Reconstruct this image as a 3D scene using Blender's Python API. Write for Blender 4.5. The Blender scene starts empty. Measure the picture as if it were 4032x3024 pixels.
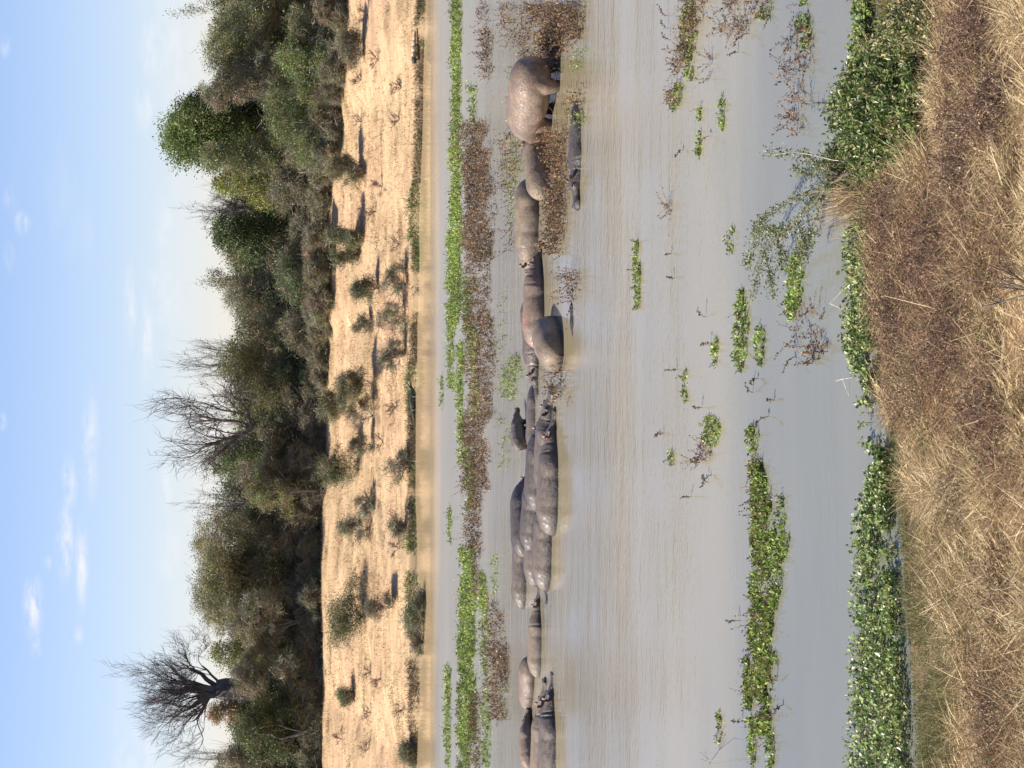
import bpy, math, random
import numpy as np
from mathutils import Vector, Matrix

random.seed(7)
rng = np.random.default_rng(11)
D = bpy.data
scene = bpy.context.scene
COL = scene.collection
PI = math.pi

# ------------------------------------------------------------------ camera
# the photograph is a portrait frame lying on its side: the camera is rolled a quarter turn
CAM_H, F_PX, HOR = 8.0, 8000.0, 980.0          # metres, pixels of the 4032 px side, horizon column
TH = math.atan((2016 - HOR) / F_PX)
FW = np.array([0, math.cos(TH), -math.sin(TH)])
UP = np.array([0, math.sin(TH), math.cos(TH)])
RT = np.array([1.0, 0, 0])
CAM = np.array([0, 0, CAM_H])
cd = D.cameras.new('camera')
cam = D.objects.new('camera', cd)
COL.objects.link(cam)
cd.sensor_width = 36
cd.lens = F_PX / 4032 * 36
cd.clip_start = 0.5
cd.clip_end = 9000
m = Matrix.Identity(4)
for i in range(3):
    m[i][0] = -UP[i]; m[i][1] = RT[i]; m[i][2] = -FW[i]; m[i][3] = CAM[i]
cam.matrix_world = m
scene.camera = cam

# ------------------------------------------------------------------ sky and sun
SUN_EL, SUN_AZ = math.radians(43), math.radians(-86)   # azimuth from +Y towards +X : sun on the left
world = D.worlds.new('World')
scene.world = world
world.use_nodes = True
wt = world.node_tree
for n in list(wt.nodes): wt.nodes.remove(n)
def N(t, kind, **kw):
    n = t.nodes.new(kind)
    for k, v in kw.items():
        if k.startswith('i_'):
            key = k[2:]
            key = int(key) if key.isdigit() else key.replace('_', ' ')
            n.inputs[key].default_value = v
        else: setattr(n, k, v)
    return n
def L(t, a, b): t.links.new(a, b)
sky = N(wt, 'ShaderNodeTexSky', sky_type='NISHITA', sun_disc=False)
sky.sun_elevation = SUN_EL
sky.sun_rotation = SUN_AZ
sky.altitude = 300
sky.air_density = 1.0
sky.dust_density = 0.12
sky.ozone_density = 2.2
bg = N(wt, 'ShaderNodeBackground', i_Strength=0.072)
outw = N(wt, 'ShaderNodeOutputWorld')
tc = N(wt, 'ShaderNodeTexCoord')
sep = N(wt, 'ShaderNodeSeparateXYZ'); L(wt, tc.outputs['Generated'], sep.inputs[0])
dvx = N(wt, 'ShaderNodeMath', operation='DIVIDE'); L(wt, sep.outputs['X'], dvx.inputs[0]); L(wt, sep.outputs['Y'], dvx.inputs[1])
dvz = N(wt, 'ShaderNodeMath', operation='DIVIDE'); L(wt, sep.outputs['Z'], dvz.inputs[0]); L(wt, sep.outputs['Y'], dvz.inputs[1])
cmb = N(wt, 'ShaderNodeCombineXYZ'); L(wt, dvx.outputs[0], cmb.inputs[0]); L(wt, dvz.outputs[0], cmb.inputs[1])
nz = N(wt, 'ShaderNodeTexNoise', i_Scale=70.0, i_Detail=6.0, i_Roughness=0.62)
mp = N(wt, 'ShaderNodeMapping'); mp.inputs['Scale'].default_value = (1, 2.6, 1)
L(wt, cmb.outputs[0], mp.inputs[0]); L(wt, mp.outputs[0], nz.inputs['Vector'])
# clouds low over the far bank: (azimuth, elevation, half sizes, weight) as tangents seen from the river
CL = [(325, 100, 22, 70, .75), (312, 235, 20, 45, .9), (370, 90, 60, 170, .5), (355, 490, 22, 70, .6), (330, 600, 14, 40, .6), (318, 730, 14, 90, .85),
      (282, 660, 14, 80, .75), (370, 640, 50, 130, .42), (195, 960, 18, 110, .7), (150, 1050, 15, 55, .95), (140, 1170, 18, 80, 1.0),
      (176, 1220, 14, 90, 1.0), (170, 1370, 10, 20, .6), (72, 1310, 20, 62, 1.0), (78, 1400, 10, 25, .7), (48, 482, 15, 24, .9),
      (12, 100, 10, 22, .7), (5, 910, 10, 18, .7), (20, 430, 12, 25, .35), (20, 555, 12, 30, .35), (104, 1215, 9, 14, .5),
      (360, 1060, 16, 60, .8), (365, 1190, 28, 60, .6), (300, 1640, 55, 70, .8), (250, 1900, 40, 200, .8), (330, -250, 40, 200, .8)]
prev = None
for (X, Y, hx, hy, w) in CL:
    d = FW * 4388 - (X - 1106) * UP + (829.5 - Y) * RT
    a, e = d[0] / d[1], d[2] / d[1]
    s1 = N(wt, 'ShaderNodeVectorMath', operation='SUBTRACT'); L(wt, cmb.outputs[0], s1.inputs[0]); s1.inputs[1].default_value = (a, e, 0)
    s2 = N(wt, 'ShaderNodeVectorMath', operation='MULTIPLY'); L(wt, s1.outputs[0], s2.inputs[0]); s2.inputs[1].default_value = (4388 / hy, 4388 / hx, 0)
    s3 = N(wt, 'ShaderNodeVectorMath', operation='LENGTH'); L(wt, s2.outputs[0], s3.inputs[0])
    s4 = N(wt, 'ShaderNodeMapRange', interpolation_type='SMOOTHSTEP')
    s4.inputs['From Min'].default_value = 1.5; s4.inputs['From Max'].default_value = 0.0
    s4.inputs['To Min'].default_value = 0; s4.inputs['To Max'].default_value = w
    L(wt, s3.outputs['Value'], s4.inputs['Value'])
    if prev is None: prev = s4.outputs[0]
    else:
        mx = N(wt, 'ShaderNodeMath', operation='MAXIMUM'); L(wt, prev, mx.inputs[0]); L(wt, s4.outputs[0], mx.inputs[1]); prev = mx.outputs[0]
fr = N(wt, 'ShaderNodeMath', operation='GREATER_THAN'); L(wt, sep.outputs['Y'], fr.inputs[0]); fr.inputs[1].default_value = 0.3
mm = N(wt, 'ShaderNodeMath', operation='MULTIPLY'); L(wt, prev, mm.inputs[0]); L(wt, fr.outputs[0], mm.inputs[1])
# thin streaky cloud all over the sky
nz2 = N(wt, 'ShaderNodeTexNoise', i_Scale=5.0, i_Detail=6.0)
mp2 = N(wt, 'ShaderNodeMapping'); mp2.inputs['Scale'].default_value = (1, 1, 5)
L(wt, tc.outputs['Generated'], mp2.inputs[0]); L(wt, mp2.outputs[0], nz2.inputs['Vector'])
th = N(wt, 'ShaderNodeMapRange'); th.inputs['From Min'].default_value = .56; th.inputs['From Max'].default_value = .8; th.inputs['To Max'].default_value = .5
L(wt, nz2.outputs['Fac'], th.inputs['Value'])
rg = N(wt, 'ShaderNodeMapRange'); rg.inputs['From Min'].default_value = .36; rg.inputs['From Max'].default_value = .62
L(wt, nz.outputs['Fac'], rg.inputs['Value'])
m3 = N(wt, 'ShaderNodeMath', operation='MULTIPLY'); L(wt, mm.outputs[0], m3.inputs[0]); L(wt, rg.outputs[0], m3.inputs[1])
m4 = N(wt, 'ShaderNodeMath', operation='MAXIMUM'); L(wt, m3.outputs[0], m4.inputs[0]); L(wt, th.outputs[0], m4.inputs[1])
tint = N(wt, 'ShaderNodeMix', data_type='RGBA', blend_type='MULTIPLY'); tint.inputs['Factor'].default_value = 1.0
L(wt, sky.outputs[0], tint.inputs['A']); tint.inputs['B'].default_value = (.80, .785, .98, 1)
mixc = N(wt, 'ShaderNodeMix', data_type='RGBA')
L(wt, m4.outputs[0], mixc.inputs['Factor']); L(wt, tint.outputs['Result'], mixc.inputs['A']); mixc.inputs['B'].default_value = (5.6, 5.75, 6.1, 1)
L(wt, mixc.outputs['Result'], bg.inputs['Color']); L(wt, bg.outputs[0], outw.inputs[0])
sl = D.lights.new('sun', 'SUN'); sl.energy = 4.6; sl.angle = math.radians(.55); sl.color = (1.0, .93, .82)
so = D.objects.new('sun', sl); COL.objects.link(so)
sd = Vector((math.sin(SUN_AZ) * math.cos(SUN_EL), math.cos(SUN_AZ) * math.cos(SUN_EL), math.sin(SUN_EL)))
so.rotation_euler = sd.to_track_quat('Z', 'Y').to_euler()
so.location = (-40, 0, 60)
vs = scene.view_settings
scene.display_settings.display_device = 'sRGB'
vs.view_transform = 'Standard'; vs.look = 'None'; vs.gamma = 1; vs.exposure = 1.16; vs.use_curve_mapping = False
scene.cycles.max_bounces = 6
scene.cycles.diffuse_bounces = 3
scene.cycles.transparent_max_bounces = 6

# ------------------------------------------------------------------ pixel <-> place helpers (full-resolution pixels of the photo)
def ray(X, Y):
    X = np.asarray(X, float); Y = np.asarray(Y, float)
    return FW * F_PX + (X - 2016)[..., None] * (-UP) + (1512 - Y)[..., None] * RT
def on_water(X, Y, z=0.0):
    d = ray(X, Y); t = (z - CAM_H) / d[..., 2]
    return CAM + d * t[..., None]
def at_depth(X, Y, y):
    d = ray(X, Y); t = y / d[..., 1]
    return CAM + d * np.asarray(t)[..., None]
def project(P):
    v = np.asarray(P) - CAM
    f = v @ FW
    return 2016 - (v @ UP) / f * F_PX, 1512 - (v @ RT) / f * F_PX
def hashn(i, j, s):
    h = (i * 374761393 + j * 668265263 + s * 974634777) & 0xffffffff
    h = ((h ^ (h >> 13)) * 1274126177) & 0xffffffff
    return ((h ^ (h >> 16)) & 0xffff) / 65535.0
def vnoise(x, y, s=0):
    x = np.asarray(x, float); y = np.asarray(y, float)
    xi = np.floor(x).astype(np.int64); yi = np.floor(y).astype(np.int64)
    fx = x - xi; fy = y - yi
    fx = fx * fx * (3 - 2 * fx); fy = fy * fy * (3 - 2 * fy)
    a = hashn(xi, yi, s); b = hashn(xi + 1, yi, s); c = hashn(xi, yi + 1, s); d = hashn(xi + 1, yi + 1, s)
    return (a * (1 - fx) + b * fx) * (1 - fy) + (c * (1 - fx) + d * fx) * fy
def fbm(x, y, s=0, o=4):
    r = 0; a = .5
    for k in range(o):
        r = r + a * vnoise(x, y, s + k); x = x * 2.03; y = y * 2.03; a *= .5
    return r
def sstep(a, b, x):
    t = np.clip((x - a) / (b - a), 0, 1); return t * t * (3 - 2 * t)

# shorelines from the photo
_n = on_water(np.array([1905, 1890, 1870, 1885, 1900, 1905, 1935, 1952, 1975, 1992]) * 1.823, np.array([0, 250, 400, 550, 700, 850, 1000, 1200, 1500, 1659]) * 1.823)
_f = on_water(np.array([918, 912, 905, 903, 898, 897, 898, 903, 905, 898]) * 1.823, np.array([0, 250, 500, 640, 850, 1000, 1100, 1300, 1500, 1659]) * 1.823)
nx, ny = _n[::-1, 0], _n[::-1, 1]
fx_, fy_ = _f[::-1, 0], _f[::-1, 1]
def y_near(x):
    return np.interp(x, nx, ny) + .25 * (vnoise(x * 1.7, 3.1) - .5) + np.where(np.abs(x) > 7, 3 * (vnoise(x * .05, 7.7) - .5), 0)
def y_far(x):
    return np.interp(x, fx_, fy_) + .9 * (vnoise(x * .7, 9.3) - .5) + np.where(np.abs(x) > 24, 8 * (vnoise(x * .03, 5.7) - .5), 0)
def height(x, y):
    x = np.asarray(x, float); y = np.asarray(y, float)
    dn = y_near(x) - y
    dp = np.maximum(dn, 0)
    zn = np.where(dn > 0, .1 * dp + .004 * dp ** 2 + (.16 * (fbm(x * .9, y * .9, 3) - .47) + .09 * (fbm(x * 4, y * 4, 8) - .47)) * np.minimum(dp * 2, 1), np.maximum(dn * .35, -1.2))
    df = y - y_far(x)
    q = np.maximum(df, 0)
    w = 2.6 * (fbm(x * .13, 1.7, 21) - .5)
    wl = 1.2 * (fbm(x * .45, 4.7, 23) - .5)
    led = 0
    for k, (p, amp) in enumerate([(2.4, .14), (4.6, .2), (7.4, .26), (10.2, .24), (13.2, .26), (16.4, .2), (20, .2)]):
        am = amp * .7 * sstep(.3, .6, vnoise(x * .17 + k * 5, k * 3.3, 40 + k))
        led = led + am * sstep(-.12, .14, q - p - w * (1 + .2 * k) - wl)
    slope = np.minimum(q, 24)
    zf = .22 * sstep(0, .5, q) + .118 * slope + led + .015 * np.maximum(q - 24, 0) * np.exp(-np.maximum(q - 24, 0) / 300)
    zf = zf + .16 * (fbm(x * .5, y * .5, 12) - .47) * np.minimum(q, 1) + .07 * (fbm(x * 2.2, y * 2.2, 14) - .47) * np.minimum(q, 1)
    zf = np.where(df > 0, zf, np.maximum(df * .3, -1.2))
    return np.where(y < 60, zn, zf)
def hit(X, Y, lo=60.0):
    d = ray(X, Y); d = d / d[1]
    y = lo
    while y < 400:
        p = CAM + d * y
        if p[2] < max(float(height(p[0], p[1])), 0): break
        y += .1
    p = CAM + d * y
    return np.array([p[0], p[1], max(float(height(p[0], p[1])), 0)])

# ------------------------------------------------------------------ mesh helpers
def tag(o, label=None, cat=None, group=None, kind=None):
    if label: o['label'] = label
    if cat: o['category'] = cat
    if group: o['group'] = group
    if kind: o['kind'] = kind
    return o
class Acc:
    """collects vertices, polygons and a colour per vertex; built as ONE mesh object"""
    def __init__(s): s.v = []; s.q = []; s.t = []; s.c = []; s.n = 0
    def add(s, v, quads=None, tris=None, col=None):
        v = np.asarray(v, np.float32).reshape(-1, 3)
        s.v.append(v)
        if quads is not None and len(quads): s.q.append(np.asarray(quads) + s.n)
        if tris is not None and len(tris): s.t.append(np.asarray(tris) + s.n)
        c = np.ones((len(v), 3), np.float32) * (np.asarray(col, np.float32) if col is not None else 1)
        s.c.append(c); s.n += len(v)
    def build(s, name, mat, parent=None, loc=None, smooth=False):
        me = D.meshes.new(name)
        o = D.objects.new(name, me); COL.objects.link(o)
        v = np.concatenate(s.v) if s.v else np.zeros((0, 3), np.float32)
        c = np.concatenate(s.c) if s.c else np.zeros((0, 3), np.float32)
        q = np.concatenate(s.q) if s.q else np.zeros((0, 4), int)
        t = np.concatenate(s.t) if s.t else np.zeros((0, 3), int)
        if loc is not None: v = v - np.asarray(loc, np.float32); o.location = loc
        me.vertices.add(len(v)); me.vertices.foreach_set('co', v.ravel())
        nl = len(q) * 4 + len(t) * 3
        me.loops.add(nl); me.loops.foreach_set('vertex_index', np.concatenate([q.ravel(), t.ravel()]).astype(np.int32))
        me.polygons.add(len(q) + len(t))
        st = np.concatenate([np.arange(len(q)) * 4, len(q) * 4 + np.arange(len(t)) * 3]).astype(np.int32)
        me.polygons.foreach_set('loop_start', st)
        me.update(calc_edges=True)
        me.polygons.foreach_set('use_smooth', np.full(len(me.polygons), smooth))
        ca = me.color_attributes.new('tint', 'FLOAT_COLOR', 'POINT')
        ca.data.foreach_set('color', np.concatenate([c, np.ones((len(c), 1), np.float32)], 1).astype(np.float32).ravel())
        me.materials.append(mat)
        if parent: o.parent = parent
        return o
def unit(v): return v / np.maximum(np.linalg.norm(v, axis=-1, keepdims=True), 1e-9)
def rdirs(n, zb=0.0):
    d = rng.normal(size=(n, 3)); d[:, 2] += zb; return unit(d)
def leaves(acc, P, A, Nn, ln, wd, col, fold=0.0, blunt=.5):
    """rhombic leaves: base P, axis A, normal Nn"""
    n = len(P); A = unit(A); S = unit(np.cross(A, Nn)); U = np.cross(S, A)
    ln = np.broadcast_to(ln, n)[:, None]; wd = np.broadcast_to(wd, n)[:, None]
    b = P; t = P + A * ln - U * ln * fold
    l = P + A * ln * blunt + S * wd * .5 + U * ln * fold * .4; r = P + A * ln * blunt - S * wd * .5 + U * ln * fold * .4
    V = np.stack([b, l, t, r], 1).reshape(-1, 3)
    acc.add(V, quads=np.arange(4 * n).reshape(-1, 4), col=np.repeat(np.broadcast_to(col, (n, 3)), 4, 0))
def blades(acc, P, Dn, h, w, bend, col):
    """grass blades: base P, growing direction, height, width, sideways bend vector"""
    n = len(P); S = unit(np.cross(Dn, rdirs(n))); h = np.broadcast_to(h, n)[:, None]; w = np.broadcast_to(w, n)[:, None]
    mid = P + Dn * h * .5 + bend * h * .18; tip = P + Dn * h * .9 + bend * h * .6
    V = np.stack([P - S * w * .5, P + S * w * .5, mid - S * w * .4, mid + S * w * .4, tip], 1).reshape(-1, 3)
    i = np.arange(n)[:, None] * 5
    acc.add(V, quads=i + np.array([0, 1, 3, 2]), tris=i + np.array([2, 3, 4]), col=np.repeat(np.broadcast_to(col, (n, 3)), 5, 0))
def strips(acc, P, Q, w, col):
    """thin straight twigs as flat strips, n of them"""
    n = len(P); A = Q - P; S = unit(np.cross(A, rdirs(n))); w = np.broadcast_to(w, n)[:, None]
    V = np.stack([P - S * w * .5, P + S * w * .5, Q + S * w * .25, Q - S * w * .25], 1).reshape(-1, 3)
    acc.add(V, quads=np.arange(4 * n).reshape(-1, 4), col=np.repeat(np.broadcast_to(col, (n, 3)), 4, 0))
def tube(acc, pts, rad, k=5, col=None, cap=False):
    pts = np.asarray(pts, float); n = len(pts); rad = np.broadcast_to(rad, n)
    T = unit(np.gradient(pts, axis=0)); ref = np.array([.31, .17, .93])
    if abs(T[0] @ ref) > .9: ref = np.array([1.0, 0, 0])
    S = unit(np.cross(T, ref)); U = np.cross(S, T)
    a = np.arange(k) * 2 * PI / k
    V = pts[:, None] + rad[:, None, None] * (S[:, None] * np.cos(a)[None, :, None] + U[:, None] * np.sin(a)[None, :, None])
    i, j = np.meshgrid(np.arange(n - 1), np.arange(k), indexing='ij')
    q = np.stack([i * k + j, i * k + (j + 1) % k, (i + 1) * k + (j + 1) % k, (i + 1) * k + j], -1).reshape(-1, 4)
    if cap:
        b = n * k; V = np.concatenate([V.reshape(-1, 3), pts[:1], pts[-1:]])
        tr_ = [(b, (j_ + 1) % k, j_) for j_ in range(k)] + [(b + 1, (n - 1) * k + j_, (n - 1) * k + (j_ + 1) % k) for j_ in range(k)]
        acc.add(V, quads=q, tris=tr_, col=col); return
    acc.add(V.reshape(-1, 3), quads=q, col=col)

# ------------------------------------------------------------------ materials
def mat_new(name):
    mt = D.materials.new(name); mt.use_nodes = True
    t = mt.node_tree; b = t.nodes['Principled BSDF']
    return mt, t, b
def ramp(t, fac, stops):
    r = N(t, 'ShaderNodeValToRGB'); L(t, fac, r.inputs[0])
    e = r.color_ramp.elements
    while len(e) < len(stops): e.new(.5)
    for k, (p, c) in enumerate(stops): e[k].position = p; e[k].color = (*c, 1)
    return r.outputs[0]
def mixn(t, f, a, b, bt='MIX'):
    x = N(t, 'ShaderNodeMix', data_type='RGBA', blend_type=bt)
    if isinstance(f, float): x.inputs['Factor'].default_value = f
    else: L(t, f, x.inputs['Factor'])
    for s, v in (('A', a), ('B', b)):
        if isinstance(v, tuple): x.inputs[s].default_value = (*v, 1)
        else: L(t, v, x.inputs[s])
    return x.outputs['Result']
def foliage(name, rough=.5, trans=.25, spec=.4):
    mt, t, b = mat_new(name)
    at = N(t, 'ShaderNodeAttribute', attribute_name='tint')
    L(t, at.outputs['Color'], b.inputs['Base Color'])
    b.inputs['Roughness'].default_value = rough; b.inputs['Specular IOR Level'].default_value = spec
    if trans:
        tr = N(t, 'ShaderNodeBsdfTranslucent'); L(t, at.outputs['Color'], tr.inputs[0])
        ms = N(t, 'ShaderNodeMixShader'); ms.inputs[0].default_value = trans
        L(t, b.outputs[0], ms.inputs[1]); L(t, tr.outputs[0], ms.inputs[2]); L(t, ms.outputs[0], t.nodes['Material Output'].inputs[0])
    return mt
M_leaf = foliage('leaf', .5, .25, .35)
M_gloss = foliage('glossy_leaf', .38, .28, .45)
M_dry = foliage('dry_stalk', .7, .15, .2)
def m_bark():
    mt, t, b = mat_new('bark')
    at = N(t, 'ShaderNodeAttribute', attribute_name='tint'); n = N(t, 'ShaderNodeTexNoise', i_Scale=9.0, i_Detail=4.0)
    L(t, mixn(t, 1.0, at.outputs['Color'], ramp(t, n.outputs['Fac'], [(.3, (.6, .6, .6)), (.7, (1.35, 1.3, 1.25))]), 'MULTIPLY'), b.inputs['Base Color'])
    b.inputs['Roughness'].default_value = .85
    bp = N(t, 'ShaderNodeBump', i_Strength=.5, i_Distance=.03); L(t, n.outputs['Fac'], bp.inputs['Height']); L(t, bp.outputs[0], b.inputs['Normal'])
    return mt
M_bark = m_bark()
def m_ground():
    mt, t, b = mat_new('soil')
    g = N(t, 'ShaderNodeNewGeometry')
    n1 = N(t, 'ShaderNodeTexNoise', i_Scale=.35, i_Detail=6.0, i_Roughness=.65); L(t, g.outputs['Position'], n1.inputs['Vector'])
    mpn = N(t, 'ShaderNodeMapping'); mpn.inputs['Scale'].default_value = (.35, 1.6, 3.0); L(t, g.outputs['Position'], mpn.inputs[0])
    n2 = N(t, 'ShaderNodeTexNoise', i_Scale=1.5, i_Detail=8.0, i_Roughness=.7); L(t, mpn.outputs[0], n2.inputs['Vector'])
    n3 = N(t, 'ShaderNodeTexNoise', i_Scale=14.0, i_Detail=6.0, i_Roughness=.7); L(t, g.outputs['Position'], n3.inputs['Vector'])
    at = N(t, 'ShaderNodeAttribute', attribute_name='tint')
    c = mixn(t, 1.0, at.outputs['Color'], ramp(t, n1.outputs['Fac'], [(.34, (.74, .70, .66)), (.5, (1, 1, 1)), (.68, (1.12, 1.12, 1.1))]), 'MULTIPLY')
    c = mixn(t, 1.0, c, ramp(t, n2.outputs['Fac'], [(.32, (.72, .68, .62)), (.5, (1, 1, 1)), (.7, (1.16, 1.16, 1.15))]), 'MULTIPLY')
    c = mixn(t, 1.0, c, ramp(t, n3.outputs['Fac'], [(.3, (.78, .76, .72)), (.65, (1.12, 1.12, 1.12))]), 'MULTIPLY')
    L(t, c, b.inputs['Base Color']); b.inputs['Roughness'].default_value = .95; b.inputs['Specular IOR Level'].default_value = .15
    bp = N(t, 'ShaderNodeBump', i_Strength=.55, i_Distance=.06); L(t, n3.outputs['Fac'], bp.inputs['Height']); L(t, bp.outputs[0], b.inputs['Normal'])
    return mt
M_ground = m_ground()
def m_water():
    mt, t, b = mat_new('muddy_water')
    g = N(t, 'ShaderNodeNewGeometry')
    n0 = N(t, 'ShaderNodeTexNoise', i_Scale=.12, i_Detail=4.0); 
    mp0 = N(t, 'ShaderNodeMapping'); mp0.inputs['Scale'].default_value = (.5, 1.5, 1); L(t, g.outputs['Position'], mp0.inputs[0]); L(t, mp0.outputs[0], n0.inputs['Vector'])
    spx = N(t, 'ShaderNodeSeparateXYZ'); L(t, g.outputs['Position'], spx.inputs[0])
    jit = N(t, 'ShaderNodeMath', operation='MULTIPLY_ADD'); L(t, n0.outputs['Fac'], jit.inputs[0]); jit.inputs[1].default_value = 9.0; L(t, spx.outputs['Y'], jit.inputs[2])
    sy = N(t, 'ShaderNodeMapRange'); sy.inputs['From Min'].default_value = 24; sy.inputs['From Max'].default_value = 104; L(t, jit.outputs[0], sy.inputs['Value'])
    # mud browner mid-pool, greyer near bank; bank reflection painted tan along the far shore
    mud_and_reflection = ramp(t, sy.outputs[0], [(0.04, (.145, .148, .125)), (.11, (.17, .17, .138)), (.18, (.235, .212, .148)), (.30, (.245, .212, .142)), (.40, (.21, .178, .112)), (.62, (.24, .228, .195)), (.83, (.26, .25, .22)), (.90, (.42, .31, .18))])
    L(t, mixn(t, 1.0, mud_and_reflection, ramp(t, n0.outputs['Fac'], [(.3, (.9, .9, .9)), (.7, (1.12, 1.1, 1.08))]), 'MULTIPLY'), b.inputs['Base Color'])
    b.inputs['IOR'].default_value = 1.333; b.inputs['Specular IOR Level'].default_value = .5; b.inputs['Roughness'].default_value = .06
    sp = N(t, 'ShaderNodeSeparateXYZ'); L(t, g.outputs['Position'], sp.inputs[0])
    # wind ripples: strong on the open far channel, weak among the animals and in the lee of the near bank
    mp1 = N(t, 'ShaderNodeMapping'); mp1.inputs['Scale'].default_value = (4.6, 7.5, 1); L(t, g.outputs['Position'], mp1.inputs[0])
    r1 = N(t, 'ShaderNodeTexNoise', i_Scale=1.0, i_Detail=3.0, i_Roughness=.55); L(t, mp1.outputs[0], r1.inputs['Vector'])
    mp2_ = N(t, 'ShaderNodeMapping'); mp2_.inputs['Scale'].default_value = (.5, 1.6, 1); L(t, g.outputs['Position'], mp2_.inputs[0])
    r2 = N(t, 'ShaderNodeTexNoise', i_Scale=1.0, i_Detail=2.0); L(t, mp2_.outputs[0], r2.inputs['Vector'])
    st = N(t, 'ShaderNodeFloatCurve')
    mr = N(t, 'ShaderNodeMapRange'); mr.inputs['From Min'].default_value = 20; mr.inputs['From Max'].default_value = 100; L(t, sp.outputs['Y'], mr.inputs['Value'])
    L(t, mr.outputs[0], st.inputs['Value'])
    cv = st.mapping.curves[0]
    pts = [(0, .10), (.12, .12), (.22, .4), (.30, .5), (.37, .3), (.45, .4), (.62, .9), (.8, .9), (.88, .25)]
    while len(cv.points) < len(pts): cv.points.new(.5, .5)
    for p, (a, c) in zip(cv.points, pts): p.location = (a, c)
    st.mapping.update()
    b1 = N(t, 'ShaderNodeBump', i_Distance=.035); pn = N(t, 'ShaderNodeTexNoise', i_Scale=.22, i_Detail=3.0); mpp = N(t, 'ShaderNodeMapping'); mpp.inputs['Scale'].default_value = (.35, 1.3, 1); L(t, g.outputs['Position'], mpp.inputs[0]); L(t, mpp.outputs[0], pn.inputs['Vector'])
    pr = N(t, 'ShaderNodeMapRange'); pr.inputs['From Min'].default_value = .4; pr.inputs['From Max'].default_value = .62; pr.inputs['To Min'].default_value = .35; pr.inputs['To Max'].default_value = 1.25; L(t, pn.outputs['Fac'], pr.inputs['Value'])
    sm_ = N(t, 'ShaderNodeMath', operation='MULTIPLY'); L(t, st.outputs[0], sm_.inputs[0]); L(t, pr.outputs[0], sm_.inputs[1])
    L(t, sm_.outputs[0], b1.inputs['Strength']); L(t, r1.outputs['Fac'], b1.inputs['Height'])
    b2 = N(t, 'ShaderNodeBump', i_Distance=.07); L(t, sm_.outputs[0], b2.inputs['Strength']); L(t, r2.outputs['Fac'], b2.inputs['Height']); L(t, b1.outputs[0], b2.inputs['Normal'])
    L(t, b2.outputs[0], b.inputs['Normal'])
    ro = N(t, 'ShaderNodeMapRange', interpolation_type='SMOOTHSTEP'); ro.inputs['From Min'].default_value = 52; ro.inputs['From Max'].default_value = 80
    ro.inputs['To Min'].default_value = .06; ro.inputs['To Max'].default_value = .34; L(t, sp.outputs['Y'], ro.inputs['Value'])
    rs = N(t, 'ShaderNodeMapRange', interpolation_type='SMOOTHSTEP'); rs.inputs['From Min'].default_value = 84.5; rs.inputs['From Max'].default_value = 90; rs.inputs['To Min'].default_value = 1; rs.inputs['To Max'].default_value = .3; L(t, sp.outputs['Y'], rs.inputs['Value'])
    rm = N(t, 'ShaderNodeMath', operation='MULTIPLY'); L(t, ro.outputs[0], rm.inputs[0]); L(t, rs.outputs[0], rm.inputs[1]); L(t, rm.outputs[0], b.inputs['Roughness'])
    return mt
M_water = m_water()
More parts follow.
